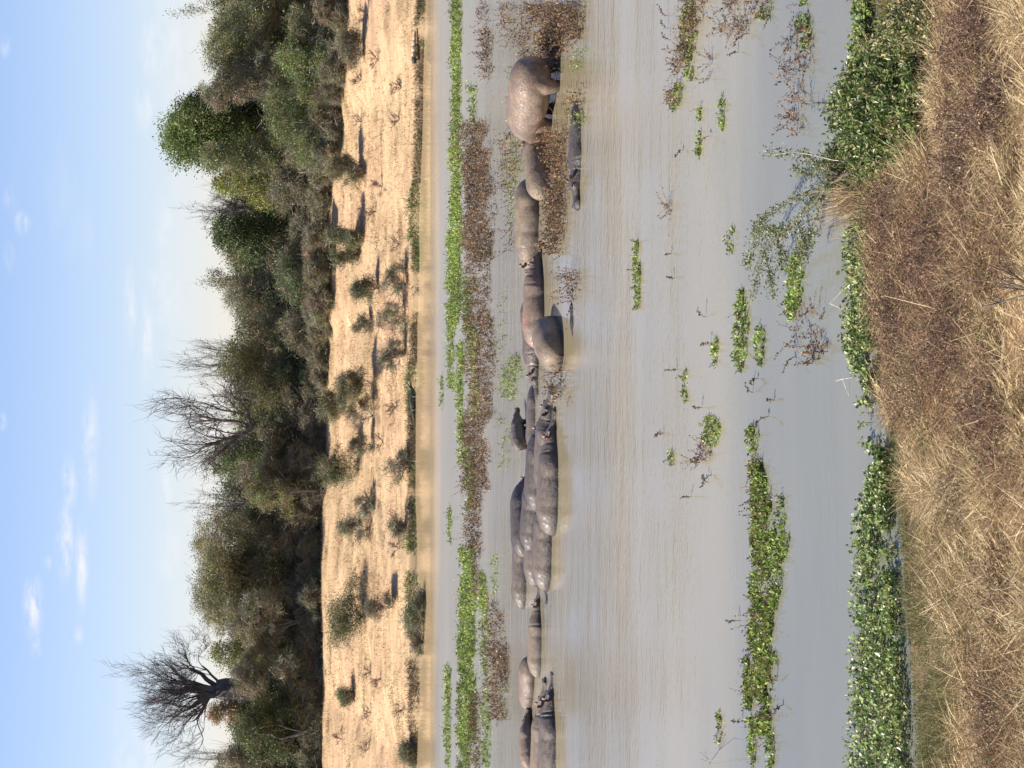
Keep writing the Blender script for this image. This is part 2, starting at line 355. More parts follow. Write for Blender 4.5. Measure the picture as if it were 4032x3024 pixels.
def m_skin(name, base, light, pink, pk, wet=.34):
    mt, t, b = mat_new(name)
    tcn = N(t, 'ShaderNodeTexCoord'); g = N(t, 'ShaderNodeNewGeometry')
    n1 = N(t, 'ShaderNodeTexNoise', i_Scale=2.2, i_Detail=6.0, i_Roughness=.62); L(t, tcn.outputs['Object'], n1.inputs['Vector'])
    n2 = N(t, 'ShaderNodeTexNoise', i_Scale=16.0, i_Detail=5.0, i_Roughness=.7); L(t, tcn.outputs['Object'], n2.inputs['Vector'])
    n4 = N(t, 'ShaderNodeTexNoise', i_Scale=1.1, i_Detail=3.0); L(t, tcn.outputs['Object'], n4.inputs['Vector'])
    c = mixn(t, ramp(t, n1.outputs['Fac'], [(.38, (0, 0, 0)), (.66, (1, 1, 1))]), base, light)
    c = mixn(t, ramp(t, n4.outputs['Fac'], [(pk, (0, 0, 0)), (pk + .18, (1, 1, 1))]), c, pink)
    c = mixn(t, 1.0, c, ramp(t, n2.outputs['Fac'], [(.3, (.80, .80, .80)), (.7, (1.18, 1.17, 1.16))]), 'MULTIPLY')
    dm = N(t, 'ShaderNodeMapRange', interpolation_type='SMOOTHSTEP'); dm.inputs['From Min'].default_value = .05; dm.inputs['From Max'].default_value = .28; dm.inputs['To Max'].default_value = .55
    spz = N(t, 'ShaderNodeSeparateXYZ'); L(t, g.outputs['Position'], spz.inputs[0]); L(t, spz.outputs['Z'], dm.inputs['Value'])
    c = mixn(t, dm.outputs[0], c, mixn(t, 1.0, c, (1.55, 1.42, 1.25), 'MULTIPLY'))   # dried mud above the splash line
    sp = N(t, 'ShaderNodeSeparateXYZ'); L(t, g.outputs['Position'], sp.inputs[0])
    wl = N(t, 'ShaderNodeMapRange', interpolation_type='SMOOTHSTEP'); wl.inputs['From Min'].default_value = .02; wl.inputs['From Max'].default_value = .16; L(t, sp.outputs['Z'], wl.inputs['Value'])
    c = mixn(t, wl.outputs[0], mixn(t, 1.0, c, (.5, .47, .45), 'MULTIPLY'), c)
    L(t, c, b.inputs['Base Color'])
    b.inputs['Roughness'].default_value = wet; b.inputs['Specular IOR Level'].default_value = .5
    bp = N(t, 'ShaderNodeBump', i_Strength=.5, i_Distance=.03); L(t, n1.outputs['Fac'], bp.inputs['Height'])
    vo = N(t, 'ShaderNodeTexVoronoi', feature='DISTANCE_TO_EDGE', i_Scale=7.0); vm = N(t, 'ShaderNodeMapping'); vm.inputs['Scale'].default_value = (1.6, .8, .8)
    wr = N(t, 'ShaderNodeVectorMath', operation='ADD'); L(t, tcn.outputs['Object'], wr.inputs[0]); ns_ = N(t, 'ShaderNodeVectorMath', operation='SCALE'); ns_.inputs['Scale'].default_value = .25; L(t, n2.outputs['Color'], ns_.inputs[0]); L(t, ns_.outputs[0], wr.inputs[1])
    L(t, wr.outputs[0], vm.inputs[0]); L(t, vm.outputs[0], vo.inputs['Vector'])
    vr = N(t, 'ShaderNodeMapRange'); vr.inputs['From Max'].default_value = .12; L(t, vo.outputs['Distance'], vr.inputs['Value'])
    bpv = N(t, 'ShaderNodeBump', i_Strength=.45, i_Distance=.012); L(t, vr.outputs[0], bpv.inputs['Height']); L(t, bp.outputs[0], bpv.inputs['Normal']); bp = bpv
    bp2 = N(t, 'ShaderNodeBump', i_Strength=.55, i_Distance=.025); L(t, n2.outputs['Fac'], bp2.inputs['Height']); L(t, bp.outputs[0], bp2.inputs['Normal'])
    L(t, bp2.outputs[0], b.inputs['Normal'])
    return mt
S_grey = m_skin('skin_grey', (.062, .050, .044), (.135, .108, .085), (.12, .082, .064), .60)
S_dark = m_skin('skin_dark', (.042, .034, .032), (.085, .068, .058), (.08, .055, .046), .64)
S_tan = m_skin('skin_muddy', (.10, .078, .06), (.20, .155, .105), (.16, .105, .078), .60, .5)
S_pink = m_skin('skin_pinkish', (.115, .082, .068), (.19, .142, .102), (.24, .135, .10), .50, .45)
def plain(name, col, rough=.4):
    mt, t, b = mat_new(name)
    n = N(t, 'ShaderNodeTexNoise', i_Scale=20.0)
    L(t, mixn(t, 1.0, tuple(col), ramp(t, n.outputs['Fac'], [(.3, (.75, .75, .75)), (.7, (1.2, 1.2, 1.2))]), 'MULTIPLY'), b.inputs['Base Color'])
    b.inputs['Roughness'].default_value = rough; return mt
M_eye = plain('eye_wet', (.012, .009, .008), .08)
M_hole = plain('nostril_dark', (.02, .012, .012), .5)
M_ear = plain('ear_skin', (.20, .11, .095), .5)
M_croc = m_skin('crocodile_hide', (.030, .030, .024), (.075, .07, .05), (.05, .05, .035), .8, .4)
M_tooth = plain('tooth', (.7, .66, .52), .4)

# ------------------------------------------------------------------ ground and water
def grid_sheet():
    xs = np.unique(np.round(np.concatenate([-np.geomspace(40, 3000, 16), np.arange(-40, -8, .45), np.arange(-8, 8, .11), np.arange(8, 40, .45), np.geomspace(40, 3000, 16)]), 3))
    ys = np.unique(np.round(np.concatenate([[-3000, -800, -200, -60, -20, -8], np.arange(-4, 15, .7), np.arange(15, 31, .08), np.arange(31, 88, 4), np.arange(88, 96, .6), np.arange(96, 126, .17), np.arange(126, 160, 1.5), np.geomspace(161, 5000, 20)]), 3))
    Xg, Yg = np.meshgrid(xs, ys, indexing='xy')
    Z = height(Xg, Yg)
    Z = np.where(Yg < -4, height(Xg, np.full_like(Yg, -4.0)), Z)
    V = np.stack([Xg, Yg, Z], -1).reshape(-1, 3)
    nx_, ny_ = len(xs), len(ys)
    i, j = np.meshgrid(np.arange(ny_ - 1), np.arange(nx_ - 1), indexing='ij')
    q = np.stack([i * nx_ + j, i * nx_ + j + 1, (i + 1) * nx_ + j + 1, (i + 1) * nx_ + j], -1).reshape(-1, 4)
    # soil colours: orange sand near, pale tan sand on the far bank, damp mud at the waterline
    x, y, z = V[:, 0], V[:, 1], V[:, 2]
    near = np.array([.30, .19, .105]); far = np.array([.48, .338, .20]); damp = np.array([.20, .145, .085])
    c = np.where((y < 60)[:, None], near, far) * (1 + .25 * (fbm(x * .2, y * .2, 60) - .47))[:, None]
    pinkf = sstep(.5, .62, fbm(x * .12, y * .25, 71))[:, None]
    c = np.where((y > 60)[:, None], c * (1 - pinkf) + np.array([.50, .335, .205]) * pinkf, c)
    df = y - y_far(x)
    wet = np.where(y > 60, 1 - sstep(.2, 1.3, df), 1 - sstep(.02, .3, z))[:, None]
    c = c * (1 - wet) + damp * (1.6 if True else 1) * wet * np.where((y > 60)[:, None], 1.0, .55)
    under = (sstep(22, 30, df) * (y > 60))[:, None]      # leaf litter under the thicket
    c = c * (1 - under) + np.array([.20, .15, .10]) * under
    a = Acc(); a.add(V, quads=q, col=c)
    return a.build('ground', M_ground, smooth=True)
ground = tag(grid_sheet(), kind='structure')
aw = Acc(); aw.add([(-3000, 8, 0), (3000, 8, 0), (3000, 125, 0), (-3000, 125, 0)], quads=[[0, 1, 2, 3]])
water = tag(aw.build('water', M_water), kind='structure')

def C(*c): return np.array(c)
OLIVE, DKG, MIDG, YELG, GREYG, GREYB, BRN, RUST = C(.215, .205, .065), C(.085, .118, .035), C(.145, .19, .05), C(.24, .25, .06), C(.23, .215, .105), C(.25, .225, .145), C(.21, .175, .10), C(.36, .20, .08)
BARK_D, BARK_G, BARK_P = C(.075, .062, .058), C(.16, .14, .125), C(.33, .28, .22)

# ------------------------------------------------------------------ trees of the far bank
def grow(acc, p, d, length, r, lv, nch, spread, col, up=.12, wig=.16, tips=None, taper=.55, kk=None, shrink=.66):
    n = 5
    pts = [p]; dd = d.copy()
    for i in range(n):
        dd = unit(dd + rng.normal(size=3) * wig + np.array([0, 0, up]) * .5)
        pts.append(pts[-1] + dd * length / n)
    pts = np.array(pts); rad = np.linspace(r, r * taper, n + 1)
    if lv <= 0: rad = np.linspace(r, r * .3, n + 1)
    tube(acc, pts, rad, (7 if r > .15 else 5 if r > .05 else 3), col)
    if tips is not None and lv <= 1: tips.extend(pts[2:])
    if lv <= 0: return
    k = nch[lv] if isinstance(nch, dict) else nch
    for j in range(k):
        f = random.uniform(.35, 1.0) if j < k - 1 else 1.0
        i = min(int(f * n), n); q = pts[i]
        perp = unit(np.cross(dd, rdirs(1)[0]))
        nd = unit(dd * math.cos(spread) + perp * math.sin(spread) * random.uniform(.7, 1.3))
        grow(acc, q, nd, length * shrink * random.uniform(.75, 1.25), max(rad[i] * random.uniform(.42, .62), .010), lv - 1, nch, spread, col, up, wig, tips, taper, kk, shrink)
def fit(acc, base, top, hw):
    """scale the collected skeleton so that it just fills the given height and half width"""
    V = np.concatenate(acc.v); z1 = V[:, 2].max() - base[2]
    w = np.percentile(np.abs(V[:, 0] - base[0]), 99)
    k = (top - base[2]) / z1; kx = hw / w
    for v in acc.v:
        v[:, 2] = base[2] + (v[:, 2] - base[2]) * k; v[:, 0] = base[0] + (v[:, 0] - base[0]) * kx; v[:, 1] = base[1] + (v[:, 1] - base[1]) * kx
    return k, kx
def crown(acc, base, z0, z1, hw, col, dens, twig=.2, leaf=.12, seed_r=None, hd=None, droop=0):
    """leaf clumps scattered through the crown, denser near an uneven outer shell"""
    hd = hd or hw
    H = z1 - z0
    nl = max(8, int(hw * 3.2))
    lob = []
    for i in range(nl):
        a = rng.uniform(0, 2 * PI); rr = hw * rng.uniform(.1, .78) if i else 0
        zz = z0 + H * rng.uniform(.14, .80)
        k = 1 - max(0, (zz - z0) / H - .45) * .7
        lob.append((base[0] + rr * math.cos(a) * k, base[1] + rr * math.sin(a) * k * hd / hw, zz, hw * rng.uniform(.26, .5), H * rng.uniform(.13, .27)))
    lob[0] = (base[0] + rng.uniform(-.25, .25) * hw, base[1], z1 - H * .24, hw * .5, H * .24)
    lob = np.array(lob); hw_s = 1.12; lob[:, 0] = base[0] + (lob[:, 0] - base[0]) * hw_s
    vol = lob[:, 3] ** 2 * lob[:, 4]
    nc = int(dens * 34 * sum((lob[:, 3] * lob[:, 4]) ** .9) + 30 * min(1, dens))
    pick = rng.choice(len(lob), nc, p=vol / vol.sum())
    d = rdirs(nc, .15); rad = rng.uniform(.45, 1.08, nc) ** .6
    Cc = lob[pick, :3] + d * np.stack([lob[pick, 3], lob[pick, 3], lob[pick, 4]], 1) * rad[:, None]
    ctint = (1 + .5 * (rng.random(nc) - .5))[:, None] * (1 + .12 * rng.normal(size=(nc, 3)) * np.array([1, .6, 1]))
    per = rng.integers(40, 72, nc)
    idx = np.repeat(np.arange(nc), per); n = len(idx)
    cr = rng.uniform(.22, .5, nc)[idx][:, None] * min(1, .3 + hw * .25)
    off = rng.normal(size=(n, 3)) * cr * np.array([.75, .75, .5])
    P = Cc[idx] + off
    P = P[P[:, 2] > base[2] - 0] if False else P
    cl = col * ctint[idx] * (1 + .25 * (rng.random((n, 1)) - .5))
    tw = rng.random(n) < twig
    A = unit(off + rng.normal(size=(n, 3)) * .2 - np.array([0, 0, droop]))
    if (~tw).any():
        s = leaf * .8 * rng.uniform(.6, 1.35, (~tw).sum())
        leaves(acc, P[~tw], A[~tw], rdirs((~tw).sum(), .5), s, s * .6, cl[~tw])
    if tw.any():
        tl = rng.uniform(.25, .7, (tw.sum(), 1))
        tl = tl * .8; strips(acc, P[tw] - A[tw] * tl * .6, P[tw] + (A[tw] + rng.normal(size=(tw.sum(), 3)) * .35) * tl * .4, .022, np.broadcast_to(GREYB, (tw.sum(), 3)) * ctint[idx][tw] * .9)
    return Cc
def tree(Yc, Xtop, hwp, y, col, label, kind='leafy', dens=1.0, twig=.2, leaf=.13, low=.12, cat='tree', name='tree', group='trees and bushes along the top of the far bank', trunk_col=BARK_G, lv=3, z_base=None, base=None):
    Yf, Xf = Yc * 1.823, Xtop * 1.823
    p = at_depth(np.array(Xf), np.array(Yf), y)
    if base is None:
        bz = float(height(p[0], y)); base = np.array([p[0], y, bz])
    top = p[2]; hw = hwp * 1.823 * y / F_PX
    root = D.objects.new(name, None); COL.objects.link(root); root.location = base
    tag(root, label, cat, group)
    H = top - base[2]
    tr = Acc(); tips = []
    ns = {'bare': 3, 'giant': 1}.get(kind, 2)
    if kind == 'leafy':
        for s in range(ns):
            a = rng.uniform(0, 2 * PI)
            grow(tr, base + np.array([math.cos(a), math.sin(a), 0]) * .15, unit(np.array([math.cos(a) * .35, math.sin(a) * .35, 1.0])), H * .42, max(.05, H * .016), 2, 4, .55, trunk_col, tips=tips)
        fit(tr, base, base[2] + H * .93, hw * .85)
        cr = Acc()
        crown(cr, base, base[2] + H * low, top - .15, hw, col, dens, twig, leaf)
    elif kind == 'bare':
        fk = base + np.array([rng.normal() * .15, 0, H * .42]); r0 = H * .015
        t0 = Acc(); tube(t0, [base, base + (rng.normal() * .1, 0, H * .2), fk - (0, 0, .2), fk + (0, 0, .15)], [r0 * 1.25, r0, r0 * .95, r0 * .7], 8, trunk_col)
        for (dx, dz, kr) in [(-.95, .5, .55), (-.5, .9, .7), (-.1, 1, .75), (.3, 1, .7), (.7, .75, .6), (1, .35, .5)]:
            grow(tr, fk - np.array([0, 0, random.uniform(0, .9)]), unit(np.array([dx + rng.normal() * .12, rng.normal() * .3, dz])), H * .22, r0 * kr, 3, {3: 5, 2: 6, 1: 6, 0: 0}, .6, trunk_col, up=.09, wig=.26)
        V_ = np.concatenate(tr.v); zt = np.percentile(V_[:, 2], 99.8) - fk[2]; wt_ = np.percentile(np.abs(V_[:, 0] - fk[0]), 97)
        for v in tr.v:
            up_m = np.maximum(v[:, 2] - fk[2], 0); v[:, 2] = np.minimum(v[:, 2], fk[2]) + up_m * (top - fk[2]) / zt; v[:, 0] = fk[0] + (v[:, 0] - fk[0]) * hw / wt_
        tr.v += t0.v; tr.c += t0.c; tr.q += [q_ + tr.n for q_ in t0.q]
        cr = None
    elif kind == 'sparse':
        grow(tr, base.copy(), unit(np.array([rng.normal() * .12, 0, 1.0])), H * .45, H * .02, 4, {4: 4, 3: 4, 2: 5, 1: 5, 0: 0}, .5, trunk_col, up=.12, wig=.2, tips=tips)
        k, kx = fit(tr, base, top, hw)
        T = np.array(tips); T[:, 2] = base[2] + (T[:, 2] - base[2]) * k; T[:, :2] = base[:2] + (T[:, :2] - base[:2]) * kx
        T = T[T[:, 2] > base[2] + H * .45]
        cr = Acc(); reps = 4; P = np.repeat(T, reps, 0) + rng.normal(size=(len(T) * reps, 3)) * .13; n = len(P)
        s = rng.uniform(.06, .13, n); leaves(cr, P, rdirs(n), rdirs(n, .5), s, s * .6, col * (1 + .5 * (rng.random((n, 1)) - .5)))
    tr.build('trunk', M_bark, root, loc=None).location = -Vector(base)
    if cr is not None: cr.build('crown', M_leaf, root).location = -Vector(base)
    return root

T_ = [
 # Yc, Xtop, hw, y, colour, kind, dens, twig, leaf, label
 (25, 352, 52, 131, GREYG, 'sparse', 1, .2, .12, 'tall thin-leaved tree with open branches rising behind the rightmost olive tree'),
 (70, 432, 112, 125, OLIVE * C(.85, 1, .9), 'leafy', 1.1, .25, .12, 'broad olive green tree at the far right end of the thicket'),
 (180, 425, 70, 123, GREYG, 'leafy', .9, .6, .11, 'grey sparse twiggy tree between the rightmost olive tree and the tallest green tree'),
 (216, 385, 62, 128, DKG, 'leafy', 1.1, .05, .16, 'very dark rounded treetop on the right shoulder of the tallest green tree'),
 (282, 343, 112, 127, MIDG, 'leafy', 1.15, .08, .17, 'tallest leafy green tree with ragged peak against the sky'),
 (350, 425, 70, 124, MIDG * 1.1, 'leafy', 1.0, .35, .13, 'soft grey green tree below the left side of the tallest green tree'),
 (400, 452, 52, 122.5, YELG, 'leafy', 1.0, .1, .14, 'bright yellow green tree standing out of the thicket'),
 (452, 388, 72, 131, GREYB, 'bare', 1, 1, .1, 'fine grey leafless tree right of the dark green dome'),
 (505, 446, 78, 125, DKG, 'leafy', 1.2, .1, .15, 'dark green dome shaped tree left of the yellow green one'),
 (645, 418, 60, 131, GREYG, 'sparse', 1, .2, .12, 'thin feathery tree standing above the pale grey olive tree'),
 (655, 482, 85, 125, GREYG, 'leafy', 1.0, .5, .12, 'pale grey olive tree in the right half of the thicket'),
 (785, 350, 45, 131, GREYB, 'bare', 1, 1, .1, 'slender leafless tree with one stick pointing straight up'),
 (805, 460, 88, 125, OLIVE, 'leafy', 1.15, .15, .12, 'olive brown dome tree in front of the slender leafless tree'),
 (930, 306, 98, 124.5, GREYB, 'bare', 1, 1, .1, 'large leafless tree with crooked limbs and a forked trunk in mid thicket'),
 (985, 430, 52, 129, MIDG, 'leafy', 1.0, .15, .12, 'green treetop at the left foot of the crooked leafless tree'),
 (1015, 505, 62, 123.5, GREYB, 'leafy', .85, .75, .1, 'grey twiggy tree left of the forked dark trunk'),
 (1100, 374, 68, 131, GREYB, 'bare', 1, 1, .1, 'rounded leafless tree right of the widest olive tree'),
 (1060, 530, 60, 122, OLIVE, 'leafy', 1.0, .3, .12, 'low olive gold tree under the rounded leafless tree'),
 (1230, 410, 155, 126.5, OLIVE, 'leafy', 1.2, .3, .12, 'widest rounded olive tree of the skyline'),
 (1330, 480, 70, 123, GREYB, 'leafy', .9, .6, .1, 'grey brown twiggy tree on the left flank of the widest olive tree'),
 (1395, 445, 62, 124.5, YELG * .8, 'leafy', 1.0, .2, .13, 'yellowish tree right of the giant bare tree'),
 (1468, 488, 62, 122.5, GREYB, 'leafy', .9, .7, .1, 'pale grey twiggy tree hiding the foot of the giant bare tree'),
 (1548, 438, 50, 128, RUST, 'leafy', 1.0, .3, .12, 'rust brown tree left of the giant bare tree'),
 (1570, 500, 80, 122.5, DKG, 'leafy', 1.2, .15, .14, 'dark green tree below the rust brown one'),
 (1648, 378, 48, 129, GREYB, 'bare', 1, 1, .1, 'grey leafless tree at the far left end of the thicket'),
 (1640, 455, 60, 125, BRN, 'leafy', 1.0, .4, .12, 'brown olive tree at the far left end of the thicket'),
]
for (Yc, Xt, hw, y, col, kd, dn, tw, lf, lb) in T_:
    if Yc < 360: y -= 3
    tree(Yc, Xt, hw, y, col, lb, kd, dn, tw, lf, trunk_col=BARK_D * 1.5 if kd == 'bare' else BARK_G)
# the giant bare tree
def giant():
    y = 131.0; p = at_depth(np.array(482 * 1.823), np.array(1492 * 1.823), y)
    base = np.array([p[0], y, float(height(p[0], y))])
    top = at_depth(np.array(250 * 1.823), np.array(1490 * 1.823), y)[2]
    root = D.objects.new('tree', None); COL.objects.link(root); root.location = base
    tag(root, 'giant bare tree with a thick trunk and a wide fan of branches above the skyline', 'tree', 'trees and bushes along the top of the far bank')
    a = Acc(); H = top - base[2]; zt = p[2] - base[2]
    fork = base + np.array([.1, 0, zt + .2])
    tube(a, [base, base + (0, 0, zt * .5), fork - (0, 0, .3), fork + (0, 0, .25)], [.85, .72, .72, .6], 10, BARK_D * 1.3)
    limbs = [(-1.0, .2, .45, .17), (-.55, -.2, .9, .24), (-.2, .25, 1.0, .27), (.12, -.1, 1.0, .25), (.5, .2, .85, .22), (.85, -.2, .6, .2), (1.0, .1, .2, .12), (-.32, .1, 1.0, .2), (.3, .05, 1.0, .2), (-.75, .1, .75, .18)]
    b0 = Acc()
    for (dx, dy, dz, r) in limbs:
        grow(b0, fork + rng.normal(size=3) * .18 - np.array([0, 0, .2]), unit(np.array([dx, dy, dz])), 2.6, r, 4, {4: 4, 3: 4, 2: 5, 1: 5, 0: 0}, .5, BARK_D * 1.5, up=.10, wig=.17, taper=.5, shrink=.68)
    V = np.concatenate(b0.v); z1 = np.percentile(V[:, 2], 99.7) - fork[2]; w = np.percentile(np.abs(V[:, 0] - fork[0]), 99)
    for v in b0.v:
        v[:, 2] = fork[2] + (v[:, 2] - fork[2]) * (top - fork[2]) / z1
        v[:, 0] = fork[0] + (v[:, 0] - fork[0]) * (138 * 1.823 * y / F_PX) / w
    a.build('trunk', M_bark, root).location = -Vector(base)
    b0.build('branches', M_bark, root).location = -Vector(base)
giant()
# front rank of bushes at the foot of the trees: (Yc, Xbase, Xtop, hw, colour, twig, label)
F_ = [
 (60, 738, 610, 75, DKG, .3, 'dark bush at the right edge of the thicket above bare sand'),
 (125, 735, 590, 80, MIDG, .15, 'long bright green bush at the right edge of the thicket'),
 (250, 728, 565, 95, MIDG * .9, .15, 'large green bush below the tallest green tree'),
 (330, 722, 615, 70, BRN, .7, 'brown twiggy bush left of the large green bush'),
 (420, 704, 575, 68, GREYG * .8, .4, 'grey green bush above the leaning bank bush'),
 (505, 704, 620, 62, BRN, .6, 'brown twiggy bush below the dark green dome tree'),
 (590, 704, 590, 65, DKG * 1.2, .3, 'dark green bush in the shade right of the pale grey olive tree'),
 (690, 700, 600, 72, GREYG * .6, .4, 'dim olive bush below the pale grey olive tree'),
 (800, 688, 565, 66, DKG, .2, 'dark green bush below the olive brown dome tree'),
 (885, 690, 600, 60, GREYG, .55, 'grey olive bush right of the forked trunk'),
 (960, 690, 610, 50, OLIVE * .8, .5, 'small olive bush under the forked trunk'),
 (1045, 690, 560, 78, GREYG, .55, 'rounded grey olive bush left of the forked trunk'),
 (1160, 688, 600, 80, BRN * .8, .6, 'dark brown bush under the right half of the widest olive tree'),
 (1280, 686, 610, 75, BRN * .7, .6, 'dark brown bush under the left half of the widest olive tree'),
 (1390, 684, 580, 65, DKG, .3, 'near black green bush right of the sandy gap'),
 (1480, 680, 590, 65, GREYB * .8, .6, 'grey brown bush below the giant bare tree'),
 (1560, 676, 600, 60, DKG * 1.1, .3, 'dark bush below the dark green left tree'),
 (1640, 672, 590, 65, BRN, .5, 'brown bush at the left edge of the thicket'),
]
for (Yc, Xb, Xt, hw, col, tw, lb) in F_:
    b = hit(Xb * 1.823, Yc * 1.823, 105.0)
    if b[1] > 123: b[1] = 123; b[2] = float(height(b[0], 123.0))
    tree(Yc, Xt, hw, b[1] + 1.0, col, lb, 'leafy', 1.1, tw, .12, low=-.02, cat='bush', name='bush', base=np.array([b[0], b[1] + 1.0, b[2]]))
# trees just outside the picture
for q_, (Yc, Xt, hw, y, col, kd) in enumerate([(-110, 440, 110, 126, OLIVE, 'leafy'), (-290, 460, 110, 125, MIDG, 'leafy'), (-480, 430, 120, 127, DKG, 'leafy'), (1790, 450, 110, 126, OLIVE, 'leafy'), (1960, 470, 100, 125, GREYG, 'leafy'), (2140, 430, 120, 127, MIDG, 'leafy')]):
    tree(Yc, Xt, hw, y, col, ['first', 'second', 'third'][q_ % 3] + ' leafy tree past the ' + ('right' if q_ < 3 else 'left') + ' end of the visible thicket', kd, .8, .3, .16, group='trees beyond the edges of the view')
# the wood behind, which reads as one dark mass
aw2 = Acc()
for k in range(78):
    x = -52 + k * 1.35 + rng.normal() * .4; y = 134 + rng.uniform(0, 9); z = float(height(x, y))
    topz = 8 + (HOR - (np.interp(k * 64 / 78, [0, 8, 20, 26, 34, 40, 46, 52, 64], [470, 500, 470, 480, 490, 485, 455, 480, 470]) + rng.uniform(-12, 50)) * 1.823) / F_PX * y
    crown(aw2, np.array([x, y, z]), z - .2, topz, 2.8, [DKG, OLIVE * .8, GREYG * .8, MIDG * .9][rng.integers(4)], .6, .35, .2)
tag(aw2.build('wood', M_leaf), kind='stuff')
# dense dark undergrowth behind the front bushes
au = Acc()
for k in range(58):
    x = -29 + k * 1.03 + rng.normal() * .3; y = 123.5 + rng.uniform(0, 6) - (4 if x > 17 else 0); z = float(height(x, y))
    crown(au, np.array([x, y, z]), z - .3, z + rng.uniform(2.6, 4.6), 1.5, [DKG * .9, BRN * .8, GREYG * .7, OLIVE * .7][rng.integers(4)], .75, .4, .16)
tag(au.build('undergrowth', M_leaf), kind='stuff')
ak = Acc()
for k in range(170):
    Yp = rng.uniform(-60, 1720); b = hit(np.interp(Yp, [0, 230, 380, 700, 850, 1659], [742, 737, 712, 706, 692, 674]) * 1.823 + rng.normal() * 12, Yp * 1.823, 105.0)
    if b[1] > 122.5: b[1] = 122.5; b[2] = float(height(b[0], 122.5))
    crown(ak, b, b[2] - .3, b[2] + rng.uniform(.5, 1.5), rng.uniform(.5, 1.1), [BRN, GREYB, GREYG * .8, OLIVE * .8][rng.integers(4)], 1.0, .65, .08)
tag(ak.build('scrub', M_leaf), kind='stuff')

# ------------------------------------------------------------------ bushes scattered down the far bank (full px: Xbase, Y, Xtop, half width, colour, twig, kind, label)
B_ = [
 (1432, 680, 1288, 75, OLIVE * .9, .3, 'bush', 'olive bush leaning on the upper bank below the grey green thicket bush'),
 (1438, 190, 1325, 78, GREYG * .8, .45, 'bush', 'grey bush nearest the right edge on the upper bank'),
 (1432, 925, 1285, 60, MIDG * .9, .35, 'bush', 'open leafy bush right of the small dark round one'),
 (1405, 1010, 1300, 50, DKG * 1.1, .15, 'bush', 'small dark round bush below the dark thicket gap'),
 (1490, 1135, 1378, 52, DKG * 1.2, .3, 'bush', 'small dark bush on the middle of the bank in the right half'),
 (1600, 1120, 1500, 70, GREYG, .6, 'shrub', 'sparse grey shrub low on the bank below the small dark bush'),
 (1600, 1260, 1480, 80, GREYG, .55, 'shrub', 'sparse grey green shrub low on the bank, the widest one'),
 (1470, 1270, 1390, 60, BRN * 1.2, .75, 'shrub', 'brown twiggy shrub above the widest grey green shrub'),
 (1600, 1390, 1500, 65, GREYG * 1.1, .6, 'shrub', 'grey green shrub right of the basking crocodile'),
 (1480, 1520, 1322, 72, MIDG * .75, .25, 'bush', 'deep green bush above the basking crocodile'),
 (1360, 1610, 1250, 62, MIDG, .25, 'bush', 'green bush highest on the bank above the crocodile'),
 (1472, 1635, 1352, 68, RUST * .75, .8, 'shrub', 'reddish brown dry shrub between two green bushes'),
 (1415, 1850, 1248, 88, DKG * 1.25, .15, 'bush', 'dark green bush leaning to the left in the middle of the bank'),
 (1470, 1760, 1370, 60, GREYG, .6, 'shrub', 'pale twiggy shrub right of the dark leaning bush'),
 (1605, 1840, 1515, 62, GREYG * 1.15, .4, 'shrub', 'sage green shrub low on the bank below the dark leaning bush'),
 (1470, 1980, 1400, 55, BRN * 1.1, .8, 'shrub', 'dry brown shrub left of the dark leaning bush'),
 (1455, 2080, 1330, 80, GREYG, .4, 'shrub', 'loose sage shrub right of the big round bush'),
 (1600, 2060, 1530, 60, GREYB, .8, 'shrub', 'low dry shrub beneath the loose sage shrub'),
 (1430, 2430, 1290, 145, MIDG * .7, .12, 'bush', 'big round dark green bush alone on the sand in the left half'),
 (1548, 2390, 1440, 60, GREYB, .9, 'shrub', 'grey leafless shrub just below the big round bush'),
 (1395, 2735, 1330, 42, MIDG * 1.1, .4, 'bush', 'small green bush left of the big round one'),
 (1672, 2420, 1598, 85, MIDG * .9, .4, 'bush', 'green bush at the water edge below the big round bush'),
 (1640, 2960, 1580, 60, MIDG * .9, .4, 'bush', 'green bush at the water edge near the left margin'),
 (1668, 2530, 1610, 50, BRN, .7, 'shrub', 'brown twiggy shrub at the water edge in the left half'),
]
for (Xb, Y, Xt, hw, col, tw, nm, lb) in B_:
    b = hit(float(Xb), float(Y), 88.0)
    p = at_depth(np.array(float(Xt)), np.array(float(Y)), b[1])
    root = D.objects.new(nm, None); COL.objects.link(root); root.location = b
    tag(root, lb, nm, 'bushes scattered down the far bank')
    H = p[2] - b[2]; h = hw * b[1] / F_PX
    st = Acc()
    for s in range(7):
        a = rng.uniform(0, 2 * PI); grow(st, b.copy(), unit(np.array([math.cos(a) * .7, math.sin(a) * .5, 1.0])), H * .6, .02, 2, 4, .5, BARK_G, up=.05, wig=.2)
    fit(st, b, b[2] + H * .97, h * .95)
    st.build('stems', M_bark, root).location = -Vector(b)
    cr = Acc(); crown(cr, b - (0, 0, .1), b[2] - .12, p[2], h, col, 1.5 if nm == 'bush' else .32, tw if nm == 'bush' else .8, .085 if nm == 'bush' else .06)
    cr.build('leaves', M_leaf, root).location = -Vector(b)
